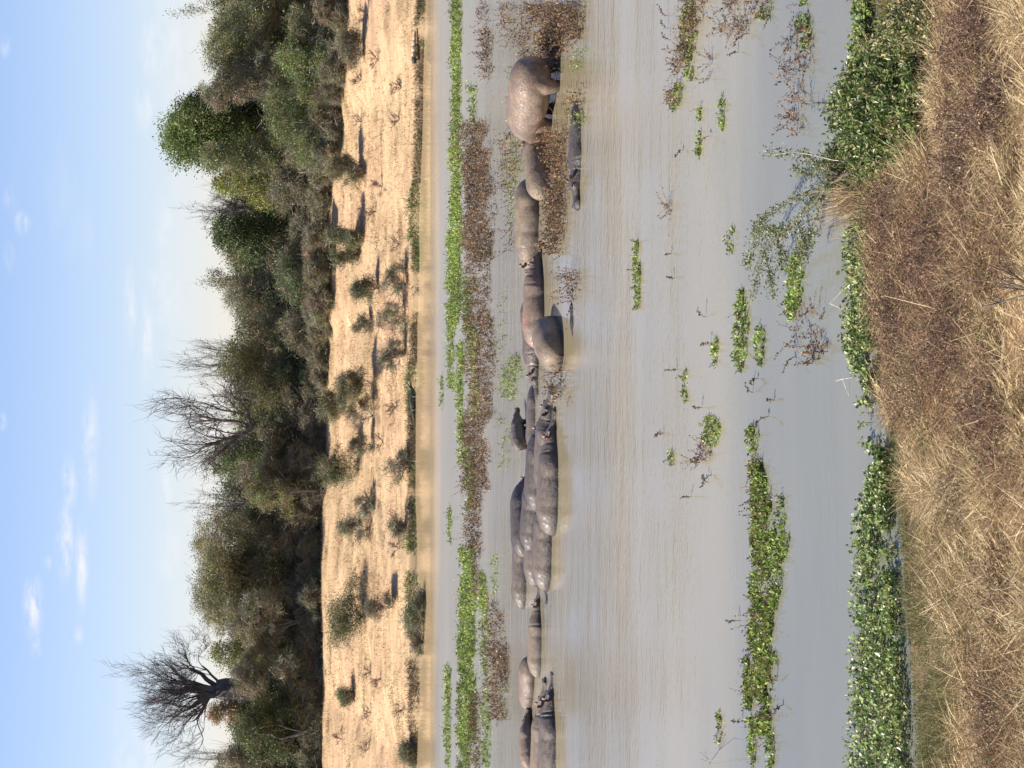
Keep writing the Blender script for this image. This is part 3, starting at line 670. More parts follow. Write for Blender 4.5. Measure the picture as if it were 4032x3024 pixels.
# single dry twiggy shrubs
dry_pts = [(1452, 60, 'by the right edge, upper bank'), (1490, 235, 'below the grey bush near the right edge'), (1422, 315, 'right of the leaning olive bush, close under the thicket'), (1427, 480, 'with a shadow streak, close right of the leaning olive bush'),
           (1582, 345, 'midway down the sand near the right edge'), (1575, 470, 'by a ledge in the sand, lower right'), (1510, 735, 'below the leaning olive bush'), (1480, 830, 'left below the leaning olive bush'), (1575, 960, 'low on the bank, right of the small dark bush'),
           (1460, 2645, 'on a ledge left of the big round bush'), (1462, 2805, 'on the ledge in the left half, its branches pointing up'), (1500, 2670, 'just below the ledge left of the big round bush'), (1590, 2790, 'low on the sand in the left half'), (1345, 2910, 'high on the bank near the left margin'),
           (1452, 2950, 'in the dip near the left margin'), (1510, 1740, 'spindly, below the reddish shrub'), (1560, 1600, 'spindly, just above the crocodile'), (1570, 2160, 'on the lower ledge right of the big round bush')]
for (X, Y, w) in dry_pts:
    b = hit(float(X), float(Y), 88.0); a = Acc()
    for s in range(6):
        an = rng.uniform(0, 2 * PI); grow(a, b.copy(), unit(np.array([math.cos(an) * .8, math.sin(an) * .5, .8])), .38, .014, 2, 4, .55, C(.19, .12, .09), up=.04, wig=.2)
    o = a.build('dry_shrub', M_bark, loc=tuple(b)); tag(o, 'small leafless dry shrub ' + w, 'shrub', 'small dry shrubs on the far bank')

# dry grass tufts and low cover on the far bank
def far_grass():
    n = 90000
    x = rng.uniform(-34, 34, n); q = rng.uniform(.3, 27, n); y = y_far(x) + q
    dn = fbm(x * .35, y * .5, 31)
    keep = rng.random(n) < sstep(.38, .62, dn) * .85 + .15
    x, y, q = x[keep], y[keep], q[keep]; n = len(x)
    P = np.stack([x, y, height(x, y) - .01], 1)
    c = np.array([.48, .35, .20]) * (1 + .45 * (rng.random((n, 1)) - .5))
    g = (rng.random(n) < .15 * sstep(.4, .6, fbm(x * .6, y * .6, 33)))
    c[g] = C(.14, .15, .06)
    h = rng.uniform(.05, .22, n); Dn = rdirs(n, 1.6); Dn[:, 2] = np.abs(Dn[:, 2])
    a = Acc(); blades(a, P, Dn, h, .022, rdirs(n), c)
    tag(a.build('bank_grass', M_dry), kind='stuff')
    # green and brown fringe standing at the waterline
    n = 30000; x = rng.uniform(-32, 32, n); f = fbm(x * .8, 2.2, 91)
    keep = rng.random(n) < sstep(.28, .55, f); x = x[keep]; n = len(x)
    y = y_far(x) + rng.normal(size=n) * .22 + .1
    wide = sstep(.5, .62, fbm(x * .25, 6.2, 95)); y = y + np.abs(rng.normal(size=n)) * .8 * wide
    P = np.stack([x, y, np.maximum(height(x, y), 0)], 1)
    gg = sstep(.38, .6, fbm(x * .5, 8.2, 93))[:, None]
    c = (C(.10, .14, .035) * gg + C(.15, .11, .06) * (1 - gg)) * (1 + .6 * (rng.random((n, 1)) - .5))
    a = Acc(); Dn = rdirs(n, 1.2); Dn[:, 2] = np.abs(Dn[:, 2]); blades(a, P, Dn, rng.uniform(.06, .26, n), .03, rdirs(n), c)
    tag(a.build('waterline_weeds', M_leaf), kind='stuff')
far_grass()
def low_scrub():
    n = 26000; cx = rng.uniform(-30, 30, 420); q = rng.uniform(2, 23, 420); sz = rng.uniform(.15, .6, 420)
    k = rng.integers(0, 420, n); x = cx[k] + rng.normal(size=n) * sz[k] * 1.6; y = y_far(cx[k]) + q[k] + rng.normal(size=n) * sz[k]
    P = np.stack([x, y, height(x, y)], 1); pal = np.array([C(.30, .22, .12), C(.18, .17, .08), C(.24, .16, .10), C(.34, .27, .15)])
    d = rdirs(n, .9); d[:, 2] = np.abs(d[:, 2]); a = Acc(); blades(a, P, d, rng.uniform(.06, .26, n), .018, rdirs(n), pal[rng.integers(0, 4, 420)][k] * (1 + .4 * (rng.random((n, 1)) - .5)))
    tag(a.build('low_scrub', M_dry), kind='stuff')
low_scrub()

# ------------------------------------------------------------------ crocodile
def hermite(xs, ys, q):
    xs = np.asarray(xs, float); ys = np.asarray(ys, float)
    d = np.diff(ys) / np.diff(xs); mM = np.zeros(len(xs)); mM[1:-1] = np.where(d[1:] * d[:-1] > 0, 2 * d[1:] * d[:-1] / (d[1:] + d[:-1] + 1e-12), 0); mM[0] = d[0]; mM[-1] = d[-1]
    i = np.clip(np.searchsorted(xs, q) - 1, 0, len(xs) - 2); h = xs[i + 1] - xs[i]; t = (q - xs[i]) / h
    return (2 * t**3 - 3 * t**2 + 1) * ys[i] + (t**3 - 2 * t**2 + t) * h * mM[i] + (-2 * t**3 + 3 * t**2) * ys[i + 1] + (t**3 - t**2) * h * mM[i + 1]
def loft(acc, ctr, S, U, hw, hh, k=32, p=1.0, shape=None, cap=True, hb=None):
    n = len(ctr); a = np.arange(k) * 2 * PI / k
    ca, sa = np.cos(a), np.sin(a)
    cx = np.sign(ca) * np.abs(ca) ** p; sz = np.sign(sa) * np.abs(sa) ** p
    R = np.ones((n, k)) if shape is None else shape(np.arange(n), a)
    hb = hh if hb is None else hb
    vz = np.where(sa >= 0, 1, 0)[None, :] * hh[:, None] + np.where(sa < 0, 1, 0)[None, :] * hb[:, None]
    V = ctr[:, None] + S[:, None] * (hw[:, None] * cx[None] * R)[..., None] + U[:, None] * (vz * sz[None] * R)[..., None]
    i, j = np.meshgrid(np.arange(n - 1), np.arange(k), indexing='ij')
    q = np.stack([i * k + j, (i + 1) * k + j, (i + 1) * k + (j + 1) % k, i * k + (j + 1) % k], -1).reshape(-1, 4)
    V = V.reshape(-1, 3); t = []
    V = np.concatenate([V, ctr[:1], ctr[-1:]]); b = n * k
    for j in range(k): t.append((b, j, (j + 1) % k)); t.append((b + 1, (n - 1) * k + (j + 1) % k, (n - 1) * k + j))
    acc.add(V, quads=q, tris=t)
def remesh(o, vox, it=4):
    md = o.modifiers.new('r', 'REMESH'); md.mode = 'VOXEL'; md.voxel_size = vox; md.use_smooth_shade = True
    sm = o.modifiers.new('s', 'SMOOTH'); sm.iterations = it; sm.factor = .5
    dg = bpy.context.evaluated_depsgraph_get(); me = D.meshes.new_from_object(o.evaluated_get(dg), depsgraph=dg)
    old = o.data; o.modifiers.clear(); o.data = me
    if not me.materials: me.materials.append(old.materials[0])
    D.meshes.remove(old)
def croc():
    g = on_water(np.array(1638.0), np.array(1592.0)); g[2] = 0; gy = float(y_far(g[0])) - .02
    a = Acc()
    s = np.linspace(-1.35, .55, 40)
    z = hermite([-1.35, -1, -.5, 0, .3, .55], [.04, .07, .14, .17, .17, .16], s)
    hw = hermite([-1.35, -1, -.5, -.1, .15, .4, .55], [.006, .04, .11, .17, .16, .12, .11], s)
    hh = hermite([-1.35, -1, -.5, -.1, .15, .4, .55], [.01, .06, .11, .14, .13, .10, .09], s)
    side = .1 * np.sin(s * 1.6)
    ctr = np.stack([s, side, z], 1); S = np.tile([0, 1.0, 0], (40, 1)); U = np.tile([0, 0, 1.0], (40, 1))
    loft(a, ctr, S, U, hw, hh, 14, .8)
    for (pit, thick, z0) in ((.06, .035, .10), (.62, .045, .17)):   # lower and upper jaw, mouth open
        t = np.linspace(0, .5, 12)
        c = np.stack([.48 + t * math.cos(pit), np.full(12, side[-1]), z0 + t * math.sin(pit)], 1)
        loft(a, c, S[:12], np.tile([-math.sin(pit), 0, math.cos(pit)], (12, 1)), hermite([0, .15, .35, .5], [.10, .075, .05, .03], t), np.full(12, thick) * np.linspace(1.6, .6, 12), 10)
    for (x, sgn) in ((.2, 1), (.2, -1), (-.45, 1), (-.45, -1)):
        tube(a, [(x, sgn * .1, .14), (x - .05, sgn * .24, .11), (x + .03, sgn * .3, .02), (x + .1, sgn * .32, .02)], [.06, .045, .035, .015], 7, cap=True)
    o = a.build('crocodile', M_croc, smooth=True); remesh(o, .018, 3)
    o.location = (g[0] + .2, gy, -.01); o.rotation_euler = (0, 0, math.radians(3))
    tag(o, 'dark crocodile basking at the far water edge with its jaws wide open', 'crocodile')
    sc_ = Acc()
    for i in range(26):
        x = -1.2 + i * .062; zt = float(np.interp(x, s, z + hh)); w = .02
        for sg in ((-1, 1) if x > -.6 else (0,)):
            yy = float(np.interp(x, s, side)) + sg * .05
            sc_.add([(x - .028, yy - w * .4, zt - .02), (x - .028, yy + w * .4, zt - .02), (x + .02, yy, zt - .02), (x - .02, yy, zt + .035)], tris=[(0, 1, 3), (1, 2, 3), (2, 0, 3)])
    tag(sc_.build('back_scales', M_croc, o), kind='stuff')
    te = Acc()
    for i in range(7):
        for sg in (-1, 1):
            x = .55 + i * .05
            te.add([(x - .012, side[-1] + sg * .05, .135), (x + .012, side[-1] + sg * .05, .135), (x, side[-1] + sg * .055, .175)], tris=[(0, 1, 2)])
    tag(te.build('teeth', M_tooth, o), kind='stuff')
croc()
# pale driftwood log with a dark broken end
def log():
    p = on_water(np.array(1662.0), np.array(180.0)); y = float(y_far(p[0])) + .45; z = float(height(p[0], y))
    a = Acc(); x0 = p[0]
    for (u0, u1, r) in ((-.62, -.42, .10), (-.37, -.15, .11), (-.1, .12, .085), (.16, .36, .07), (.39, .56, .045)):
        t = np.linspace(u0, u1, 6); tube(a, np.stack([x0 + t, y + 0 * t, z + .14 - .05 * t], 1), np.array([.8, 1, 1.02, 1.02, 1, .8]) * r, 9, C(.62, .52, .38))
    tube(a, [(x0 - .64, y, z + .16), (x0 + .58, y, z + .1)], [.11, .05], 8, C(.3, .24, .17))
    o = a.build('driftwood_log', M_bark, loc=(x0, y, z), smooth=True); tag(o, 'pale jointed driftwood log lying on the sand by the water near the right edge', 'log')
    b = Acc(); tube(b, [(x0 - .92, y + .03, z + .12), (x0 - .7, y, z + .15), (x0 - .62, y, z + .15)], [.09, .12, .1], 8, C(.06, .05, .045))
    q = b.build('broken_end', M_bark, o); q.location = (-x0, -y, -z); q['label'] = 'dark charred broken end'
log()

# ------------------------------------------------------------------ hippos
HX = [-1.64, -1.60, -1.48, -1.25, -.85, -.3, .2, .6, .88, 1.08, 1.24, 1.42, 1.60, 1.78, 1.94, 2.08, 2.16, 2.19]
HZ = [.98, .98, .96, .93, .90, .86, .87, .92, .95, .94, .94, .94, .91, .87, .84, .82, .82, .82]
HW = [.02, .15, .33, .50, .66, .72, .70, .62, .50, .43, .37, .29, .235, .245, .285, .26, .17, .02]
HT = [.02, .18, .36, .52, .62, .63, .60, .53, .43, .36, .30, .26, .205, .175, .185, .17, .10, .015]
HB = [.02, .20, .42, .54, .62, .66, .63, .56, .50, .44, .38, .32, .27, .25, .25, .20, .10, .015]
def hippo(label, Xw, Yc, head, sc, t, skin, neck=0, headp=0, yaw=0, pitch=0, crease=((.62, .03), (1.04, .055)), legs=False, group='hippos crowded in the shallow river', shift=None, ears=True, plump=1.0, dy=None):
    """Xw: column of the near waterline; Yc: row of the animal's middle; head: heading in degrees (0 = to the right, 90 = away)"""
    g = on_water(np.array(float(Xw)), np.array(float(Yc)))
    h = math.radians(head)
    off = sc * (.58 * abs(math.cos(h)) + 1.2 * abs(math.sin(h))) if dy is None else dy
    loc = np.array([g[0], g[1] + off, t - 1.5 * sc])
    loc[0] *= (g[1] + off) / g[1]
    n = 120; s = np.concatenate([np.linspace(-1.64, .7, 58), np.linspace(.73, 2.19, 62)])
    ramp_n = sstep(.6, 1.15, s); ramp_h = sstep(1.15, 1.42, s)
    pt = np.radians(neck) * ramp_n + np.radians(headp) * ramp_h
    yw = np.radians(yaw) * sstep(.5, 1.35, s)
    dirs = np.stack([np.cos(pt) * np.cos(yw), np.cos(pt) * np.sin(yw), np.sin(pt)], 1)
    ds = np.diff(s, prepend=s[0]); ctr = np.cumsum(dirs * ds[:, None], 0); ctr += np.array([-1.64, 0, .9])
    S = unit(np.stack([-np.sin(yw), np.cos(yw), np.zeros(n)], 1)); U = np.cross(dirs, S)
    ctr = ctr + U * (hermite(HX, HZ, s) - .9)[:, None]
    hw, ht, hb = hermite(HX, HW, s) * plump, hermite(HX, HT, s), hermite(HX, HB, s)
    if legs: hb = hb * (1 - .24 * sstep(-1.5, -.9, s) * sstep(1.0, .5, s))
    ph = rng.uniform(0, 6, 8)
    def shape(i, a):
        A = a[None, :]; s_ = s[:, None]; R = np.ones((n, len(a)))
        top = np.clip(np.sin(A) * .7 + .5, 0, 1)
        for (x0, dpt) in crease:
            w = .022 + .0 * A
            cx = x0 + .05 * np.cos(A * 2 + ph[0])
            R -= dpt * np.exp(-((s_ - cx) / .026) ** 2) * (.35 + .65 * np.clip(1.2 - np.abs(np.sin(A)) * .3, 0, 1))
            R += dpt * .22 * np.exp(-((s_ - cx + .07) / .06) ** 2)
        # shoulder and haunch masses, faint spine line, skin rolls
        R += .035 * np.exp(-((s_ - .45) / .22) ** 2) * np.abs(np.cos(A)) + .045 * np.exp(-((s_ + 1.15) / .25) ** 2) * np.abs(np.cos(A))
        R -= .03 * np.exp(-((s_ + .75) / .16) ** 2) * np.abs(np.cos(A)) + .03 * np.exp(-((s_ - .12) / .12) ** 2) * np.abs(np.cos(A))
        R += .012 * np.sin(s_ * 4 + ph[1] + 1.5 * np.sin(A * 2 + ph[2])) + .006 * np.sin(s_ * 7 + A * 3 + ph[3])
        R += .02 * np.exp(-((A - PI / 2) / .16) ** 2) * sstep(1.0, .4, s_)
        # brow ridges, nostril mounds, cheek
        for sg in (-1, 1):
            an = PI / 2 + sg * .85
            R += .26 * np.exp(-((s_ - 1.46) / .065) ** 2 - ((A - an) / .30) ** 2)
            an2 = PI / 2 + sg * .62
            R += .22 * np.exp(-((s_ - 2.02) / .055) ** 2 - ((A - an2) / .34) ** 2)
        R += .06 * np.exp(-((s_ - 1.9) / .12) ** 2) * np.abs(np.cos(A))
        # mouth line
        for an in (-.28, PI + .28):
            Aw = (A - an + PI) % (2 * PI) - PI
            R -= .06 * np.exp(-(Aw / .07) ** 2) * sstep(1.55, 1.7, s_)
        return R
    a = Acc(); loft(a, ctr, S, U, hw, ht, 40, .92, shape, hb=hb)
    if legs:
        for (lx, ly, f) in ((.55, .36, 0), (.62, -.36, .1), (-1.12, .38, 0), (-1.0, -.38, -.1)):
            tube(a, [(lx, ly * .8, .8), (lx + f * .4, ly, .55), (lx + f, ly, .3), (lx + f, ly, .02), (lx + f + .04, ly, -.18), (lx + f + .04, ly, -.24)], [.30, .25, .17, .145, .19, .17], 14, cap=True)
    o = a.build('hippopotamus', skin, smooth=True)
    if legs: remesh(o, .03, 2)
    o.location = loc; o.scale = (sc, sc, sc); o.rotation_euler = (0, -math.radians(pitch), h)
    tag(o, label, 'hippo', group)
    def at(s0, ang, k=1.0):
        i = int(np.argmin(np.abs(s - s0)))
        v = hw[i] * math.cos(ang) * S[i] + ht[i] * math.sin(ang) * U[i]
        return ctr[i] + v * k, dirs[i], S[i], U[i]
    if ears:
        for sg in (-1, 1):
            p, dv, sv, uv = at(1.27, PI / 2 + sg * .78, 1.02)
            e = Acc(); k = 8
            ax = unit(uv * 1.0 - sv * sg * .55 * -1 * -1 + dv * -.1); ax = unit(uv + (-sv * sg) * .6)
            fr_ = unit(dv * .8 + (-sv * sg) * .5); fr_ = unit(fr_ - ax * (fr_ @ ax)); si = np.cross(ax, fr_)
            rings = [(0, .042, .0), (.06, .068, .008), (.115, .062, .0), (.155, .022, -.01)]
            for (hh_, r, f_) in rings:
                an = np.linspace(-2.2, 2.2, k); e.add(p + ax * hh_ - np.outer(np.cos(an), fr_) * r * .8 + np.outer(np.sin(an), si) * r + fr_ * f_)
            q = [(i * k + j, i * k + j + 1, (i + 1) * k + j + 1, (i + 1) * k + j) for i in range(3) for j in range(k - 1)]
            e.q = [np.array(q)]
            eo = e.build('ear', M_ear, o, smooth=True)
            for nm, s0, an0, r, kk in (('eye', 1.475, .83, .042, 1.19), ('nostril', 2.04, .60, .034, 1.16)):
                p2, dv2, sv2, uv2 = at(s0, PI / 2 + sg * an0, kk)
                b = Acc(); u_, v_ = np.meshgrid(np.linspace(0, PI, 7), np.arange(10) * PI / 5, indexing='ij')
                sp = np.stack([np.sin(u_) * np.cos(v_), np.sin(u_) * np.sin(v_), np.cos(u_)], -1) * r * np.array([1.2, .9, .8]) + p2
                i, j = np.meshgrid(np.arange(6), np.arange(10), indexing='ij')
                b.add(sp.reshape(-1, 3), quads=np.stack([i * 10 + j, i * 10 + (j + 1) % 10, (i + 1) * 10 + (j + 1) % 10, (i + 1) * 10 + j], -1).reshape(-1, 4))
                b.build(nm, M_eye if nm == 'eye' else M_hole, o, smooth=True)
    tl = Acc(); p0 = ctr[2]
    tube(tl, [p0 + (.05, 0, .12), p0 + (-.05, 0, .04), p0 + (-.07, 0, -.12), p0 + (-.06, 0, -.3)], [.05, .045, .03, .012], 7)
    tl.build('tail', skin, o, smooth=True)
    return o

Hs = [
 dict(label='large pinkish brown hippo standing clear of the water at the right, grazing the weeds', Xw=2190, Yc=402, head=122, sc=0.96, t=1.22, skin=S_pink, neck=-30, headp=-25, legs=True, dy=.6, plump=1.06),
 dict(label='pale hippo back half hidden in brown weeds just left of the standing hippo', Xw=2168, Yc=640, head=38, sc=.8, t=.58, skin=S_tan, neck=-25),
 dict(label='hippo lying behind brown weeds with a long pale back, second left of the standing hippo', Xw=2122, Yc=895, head=172, sc=.84, t=.60, skin=S_tan, neck=0, headp=-5),
 dict(label='hippo low in the water in front, with a long wedge shaped neck and reddish face', Xw=2283, Yc=578, head=186, sc=.78, t=0.23, skin=S_dark, pitch=7, neck=20, headp=-20, dy=.3, plump=1.1),
 dict(label='pinkish hippo with a creased shoulder behind the bulging round rump', Xw=2143, Yc=1188, head=6, sc=.80, t=.52, skin=S_pink, neck=0, crease=((.55, .06), (.85, .05), (1.1, .05)), headp=-6),
 dict(label='hippo seen from behind as a bulging round rump nearest the middle', Xw=2211, Yc=1345, head=74, sc=.88, t=.60, skin=S_tan, neck=-60, dy=1.0),
 dict(label='small submerged hippo showing only its head beside the bulging round rump', Xw=2264, Yc=1295, head=12, sc=0.5, t=0.03, skin=S_dark, neck=8, headp=-12, pitch=13),
 dict(label='hippo with a black shaded head just left of the bulging round rump', Xw=2124, Yc=1335, head=187, sc=.80, t=.42, skin=S_grey, neck=6, headp=-6),
 dict(label='thin strip of a hippo back just behind the splashing hippo', Xw=2108, Yc=1625, head=2, sc=.72, t=.20, skin=S_grey, neck=-20, ears=False),
 dict(label='hippo with a wet glinting head turned to the camera, right end of the tight cluster', Xw=2178, Yc=1760, head=-6, sc=.82, t=.42, skin=S_grey, neck=8, yaw=-25, headp=-4),
 dict(label='longest dark hippo in front of the cluster with a sunlit rump and creased neck', Xw=2197, Yc=1890, head=-2, sc=.905, t=.47, skin=S_grey, neck=5, crease=((.80, .05), (1.08, .05)), headp=-4),
 dict(label='small calf standing up behind the cluster with a shaded face', Xw=2078, Yc=1700, head=35, sc=.38, t=.47, skin=S_grey, neck=2, legs=True, dy=.2),
 dict(label='dark sided hippo wedged behind the longest one', Xw=2150, Yc=1835, head=-5, sc=.78, t=.50, skin=S_dark, neck=-8),
 dict(label='dark shouldered hippo whose narrow neck shows just behind the longest one', Xw=2132, Yc=2010, head=-8, sc=.74, t=.50, skin=S_dark, neck=-4),
 dict(label='tallest dark hippo at the back of the cluster', Xw=2100, Yc=2030, head=25, sc=.78, t=.56, skin=S_dark, neck=-25),
 dict(label='hippo in the middle of the cluster with a thin bright edge along its back', Xw=2126, Yc=2135, head=-4, sc=.78, t=.37, skin=S_grey, neck=0),
 dict(label='grey hippo at the back left of the cluster with two black neck folds', Xw=2072, Yc=2225, head=2, sc=.80, t=.36, skin=S_grey, neck=6, crease=((.72, .10), (.98, .12)), headp=-6),
 dict(label='second front hippo, its tapering rump pointing left behind the longest one', Xw=2173, Yc=2125, head=-5, sc=.86, t=.43, skin=S_grey, neck=2),
 dict(label='hippo whose dark head pokes out left of the second front hippo, facing left', Xw=2156, Yc=2170, head=197, sc=.70, t=0.26, skin=S_dark, neck=12, dy=.5, headp=-6),
 dict(label='low muddy hippo with a single neck crease left of the cluster', Xw=2131, Yc=2510, head=0, sc=.70, t=.31, skin=S_tan, neck=8, crease=((.50, .07), (1.1, .04)), headp=-4),
 dict(label='hippo with a sun bleached yellow back and glinting pink side in the left group', Xw=2106, Yc=2700, head=150, sc=.62, t=.38, skin=S_pink, neck=-30, ears=False),
 dict(label='hippo behind the front one of the left group with a black muzzle', Xw=2158, Yc=2925, head=-3, sc=.84, t=.40, skin=S_tan, neck=8, headp=-4),
 dict(label='front dark hippo of the left group with a double neck fold', Xw=2187, Yc=2918, head=1, sc=.88, t=.39, skin=S_grey, neck=7, crease=((.76, .08), (.90, .08)), headp=-5),
 dict(label='brown head and hump showing alone behind the left group', Xw=2105, Yc=2920, head=20, sc=.46, t=.38, skin=S_pink, neck=0),
 dict(label='dark hippo head just entering at the left margin', Xw=2116, Yc=3262, head=2, sc=.80, t=0.16, skin=S_dark, neck=12, headp=-6),
]
for h in Hs: hippo(**h)

# ------------------------------------------------------------------ water weeds
GRN = [C(.24, .33, .065), C(.17, .25, .055), C(.33, .41, .10), C(.08, .12, .03), C(.25, .25, .08)]
BRW = [C(.19, .105, .055), C(.11, .062, .04), C(.26, .155, .08), C(.06, .036, .028), C(.18, .13, .055)]
def pick(cols, n):
    return np.array(cols)[rng.integers(0, len(cols), n)] * (1 + .7 * (rng.random((n, 1)) - .5))
def weeds(acc, B, h, col_l, col_s, nleaf, leaf, lean=.45, arch=.35, wst=.006, flat=0.0):
    """B: n base points on the water; each an arching stem with leaves up its length"""
    n = len(B); h = np.broadcast_to(h, n)
    d = rdirs(n, 1 / max(lean, .05) * .8); d[:, 2] = np.abs(d[:, 2]) * (1 - flat); d = unit(d); bend = rdirs(n) * arch; bend[:, 2] = -np.abs(bend[:, 2]) * .5
    blades(acc, B, d, h, wst, bend, col_s)
    k = nleaf; f = np.tile(np.linspace(.15, 1, k), n); I = np.repeat(np.arange(n), k)
    hh = h[I][:, None]; f_ = f[:, None]
    P = B[I] + d[I] * hh * f_ * .9 + bend[I] * hh * .6 * f_ ** 2
    A = unit(rdirs(len(I), .25) + d[I] * .35); s = leaf * rng.uniform(.6, 1.3, len(I))
    leaves(acc, P, A, rdirs(len(I), 1.0), s, s * .48, col_l[I] * (1 + .3 * (rng.random((len(I), 1)) - .5)))
def poly_pts(polys, dens):
    """uniform points on the water inside pixel quads (X0,X1,Y0,Y1)"""
    out = []
    for (X0, X1, Y0, Y1, dm) in polys:
        c = on_water(np.array([X0, X1]).astype(float), np.array([Y0, Y1]).astype(float))
        y1, y0 = c[0, 1], c[1, 1]; ym = (y0 + y1) / 2; wpx = (Y1 - Y0) / F_PX * ym
        n = max(3, int(abs(y1 - y0) * wpx * dens * dm))
        X = rng.uniform(X0, X1, n); Y = rng.uniform(Y0, Y1, n)
        # uniform in depth rather than in pixels
        yy = rng.uniform(min(y0, y1), max(y0, y1), n); X = HOR + F_PX * CAM_H / yy if True else X
        P = np.stack([(1512 - Y) / F_PX * yy, yy, np.zeros(n)], 1)
        edge = fbm(P[:, 0] * 1.7, P[:, 1] * .7, 51)
        m_ = np.minimum(np.abs(P[:, 1] - y0), np.abs(P[:, 1] - y1)) / abs(y1 - y0)
        P = P[(edge + m_ * .6) > .49]
        P[:, 1] += rng.normal(size=len(P)) * .35
        out.append(P)
    return np.concatenate(out)
Fd = 1.823
def mat_(name, polys, dens, hr, cl, cs, nl, leaf, **kw):
    P = poly_pts([(a * Fd, b * Fd, c * Fd, d * Fd, e) for (a, b, c, d, e) in polys], dens); n = len(P); a = Acc()
    hh_ = rng.uniform(hr[0], hr[1], n) * np.where(rng.random(n) < .12, 1.7, 1) * (.55 + .9 * vnoise(P[:, 0] * 1.6, P[:, 1] * .5, 57))
    gx = vnoise(P[:, 0] * .9, P[:, 1] * .35, 58)[:, None]; cc_ = pick(cl, n) * (.7 + .7 * gx)
    weeds(a, P, hh_, cc_, pick(cs, n), nl, leaf, **kw)
    return tag(a.build(name, M_leaf), kind='stuff')
# green floating belts beyond the hippos
mat_('green_weed_belt', [(977, 998, 0, 260, 1), (975, 1000, 255, 520, 1), (968, 998, 500, 700, 1.2), (972, 985, 690, 840, .8), (990, 1004, 740, 960, 1), (1002, 1022, 600, 720, .6), (1015, 1035, 700, 900, .5), (990, 1020, 960, 1000, .5),
      (1012, 1030, 1000, 1100, .8), (996, 1028, 1185, 1400, 1.2), (992, 1028, 1380, 1659, 1.3), (992, 1028, 1659, 1900, 1), (1038, 1052, 1240, 1320, 1), (1043, 1058, 1280, 1659, .5), (966, 974, 1440, 1659, 1), (955, 958, 800, 880, .8), (972, 976, 1095, 1175, 1),
      (977, 998, -250, 0, 1), (1015, 1030, 180, 260, .5), (1068, 1074, 1200, 1290, .4)], 80, (.08, .22), GRN, GRN, 6, .085, lean=.9, wst=.012)
mat_('brown_weed_belt', [(1000, 1062, 262, 330, 1), (1005, 1066, 320, 560, 1.25), (1005, 1062, 555, 700, .6), (1005, 1072, 680, 900, .75), (1000, 1062, 890, 1060, 1), (1010, 1050, 1050, 1190, .8), (1025, 1040, 1180, 1290, .5), (1050, 1090, 1290, 1420, .45), (1060, 1100, 1400, 1560, .8),
      (1020, 1040, 1500, 1659, .8), (1040, 1068, 60, 160, .6), (1035, 1060, 0, 60, .3), (1060, 1075, 380, 500, .3), (985, 1000, 300, 350, .5), (1085, 1100, 1380, 1480, .4), (1085, 1100, 0, 60, .3)], 46, (.16, .40), BRW, BRW, 8, .07, lean=.6, wst=.01)
# brown weeds among the hippos
mat_('brown_weeds_in_shallows', [(1150, 1262, 0, 75, 1.6), (1150, 1215, 60, 150, 1.6), (1200, 1240, 60, 110, .8), (1155, 1240, 278, 350, 1.2), (1190, 1236, 340, 440, 1.3), (1180, 1225, 430, 545, 1.3), (1235, 1262, 190, 265, .5), (1205, 1225, 790, 870, .9), (1225, 1252, 585, 650, .8), (1120, 1160, 60, 140, .5), (1090, 1130, 280, 420, .28),
      (1095, 1150, 0, 100, .25), (1100, 1120, 420, 560, .2)], 42, (.25, .55), BRW, BRW, 11, .065, lean=.45, wst=.01)
mat_('green_weeds_in_shallows', [(1085, 1130, 770, 860, .9), (1245, 1262, 215, 275, .8), (1100, 1118, 150, 300, .25), (1095, 1130, 300, 480, .3), (1240, 1262, 100, 145, .6), (1080, 1110, 900, 1010, .15), (1075, 1110, 620, 760, .12), (1085, 1100, 1490, 1560, .3)], 46, (.1, .28), GRN + [C(.22, .2, .08)], GRN, 7, .065, lean=.6, wst=.01)

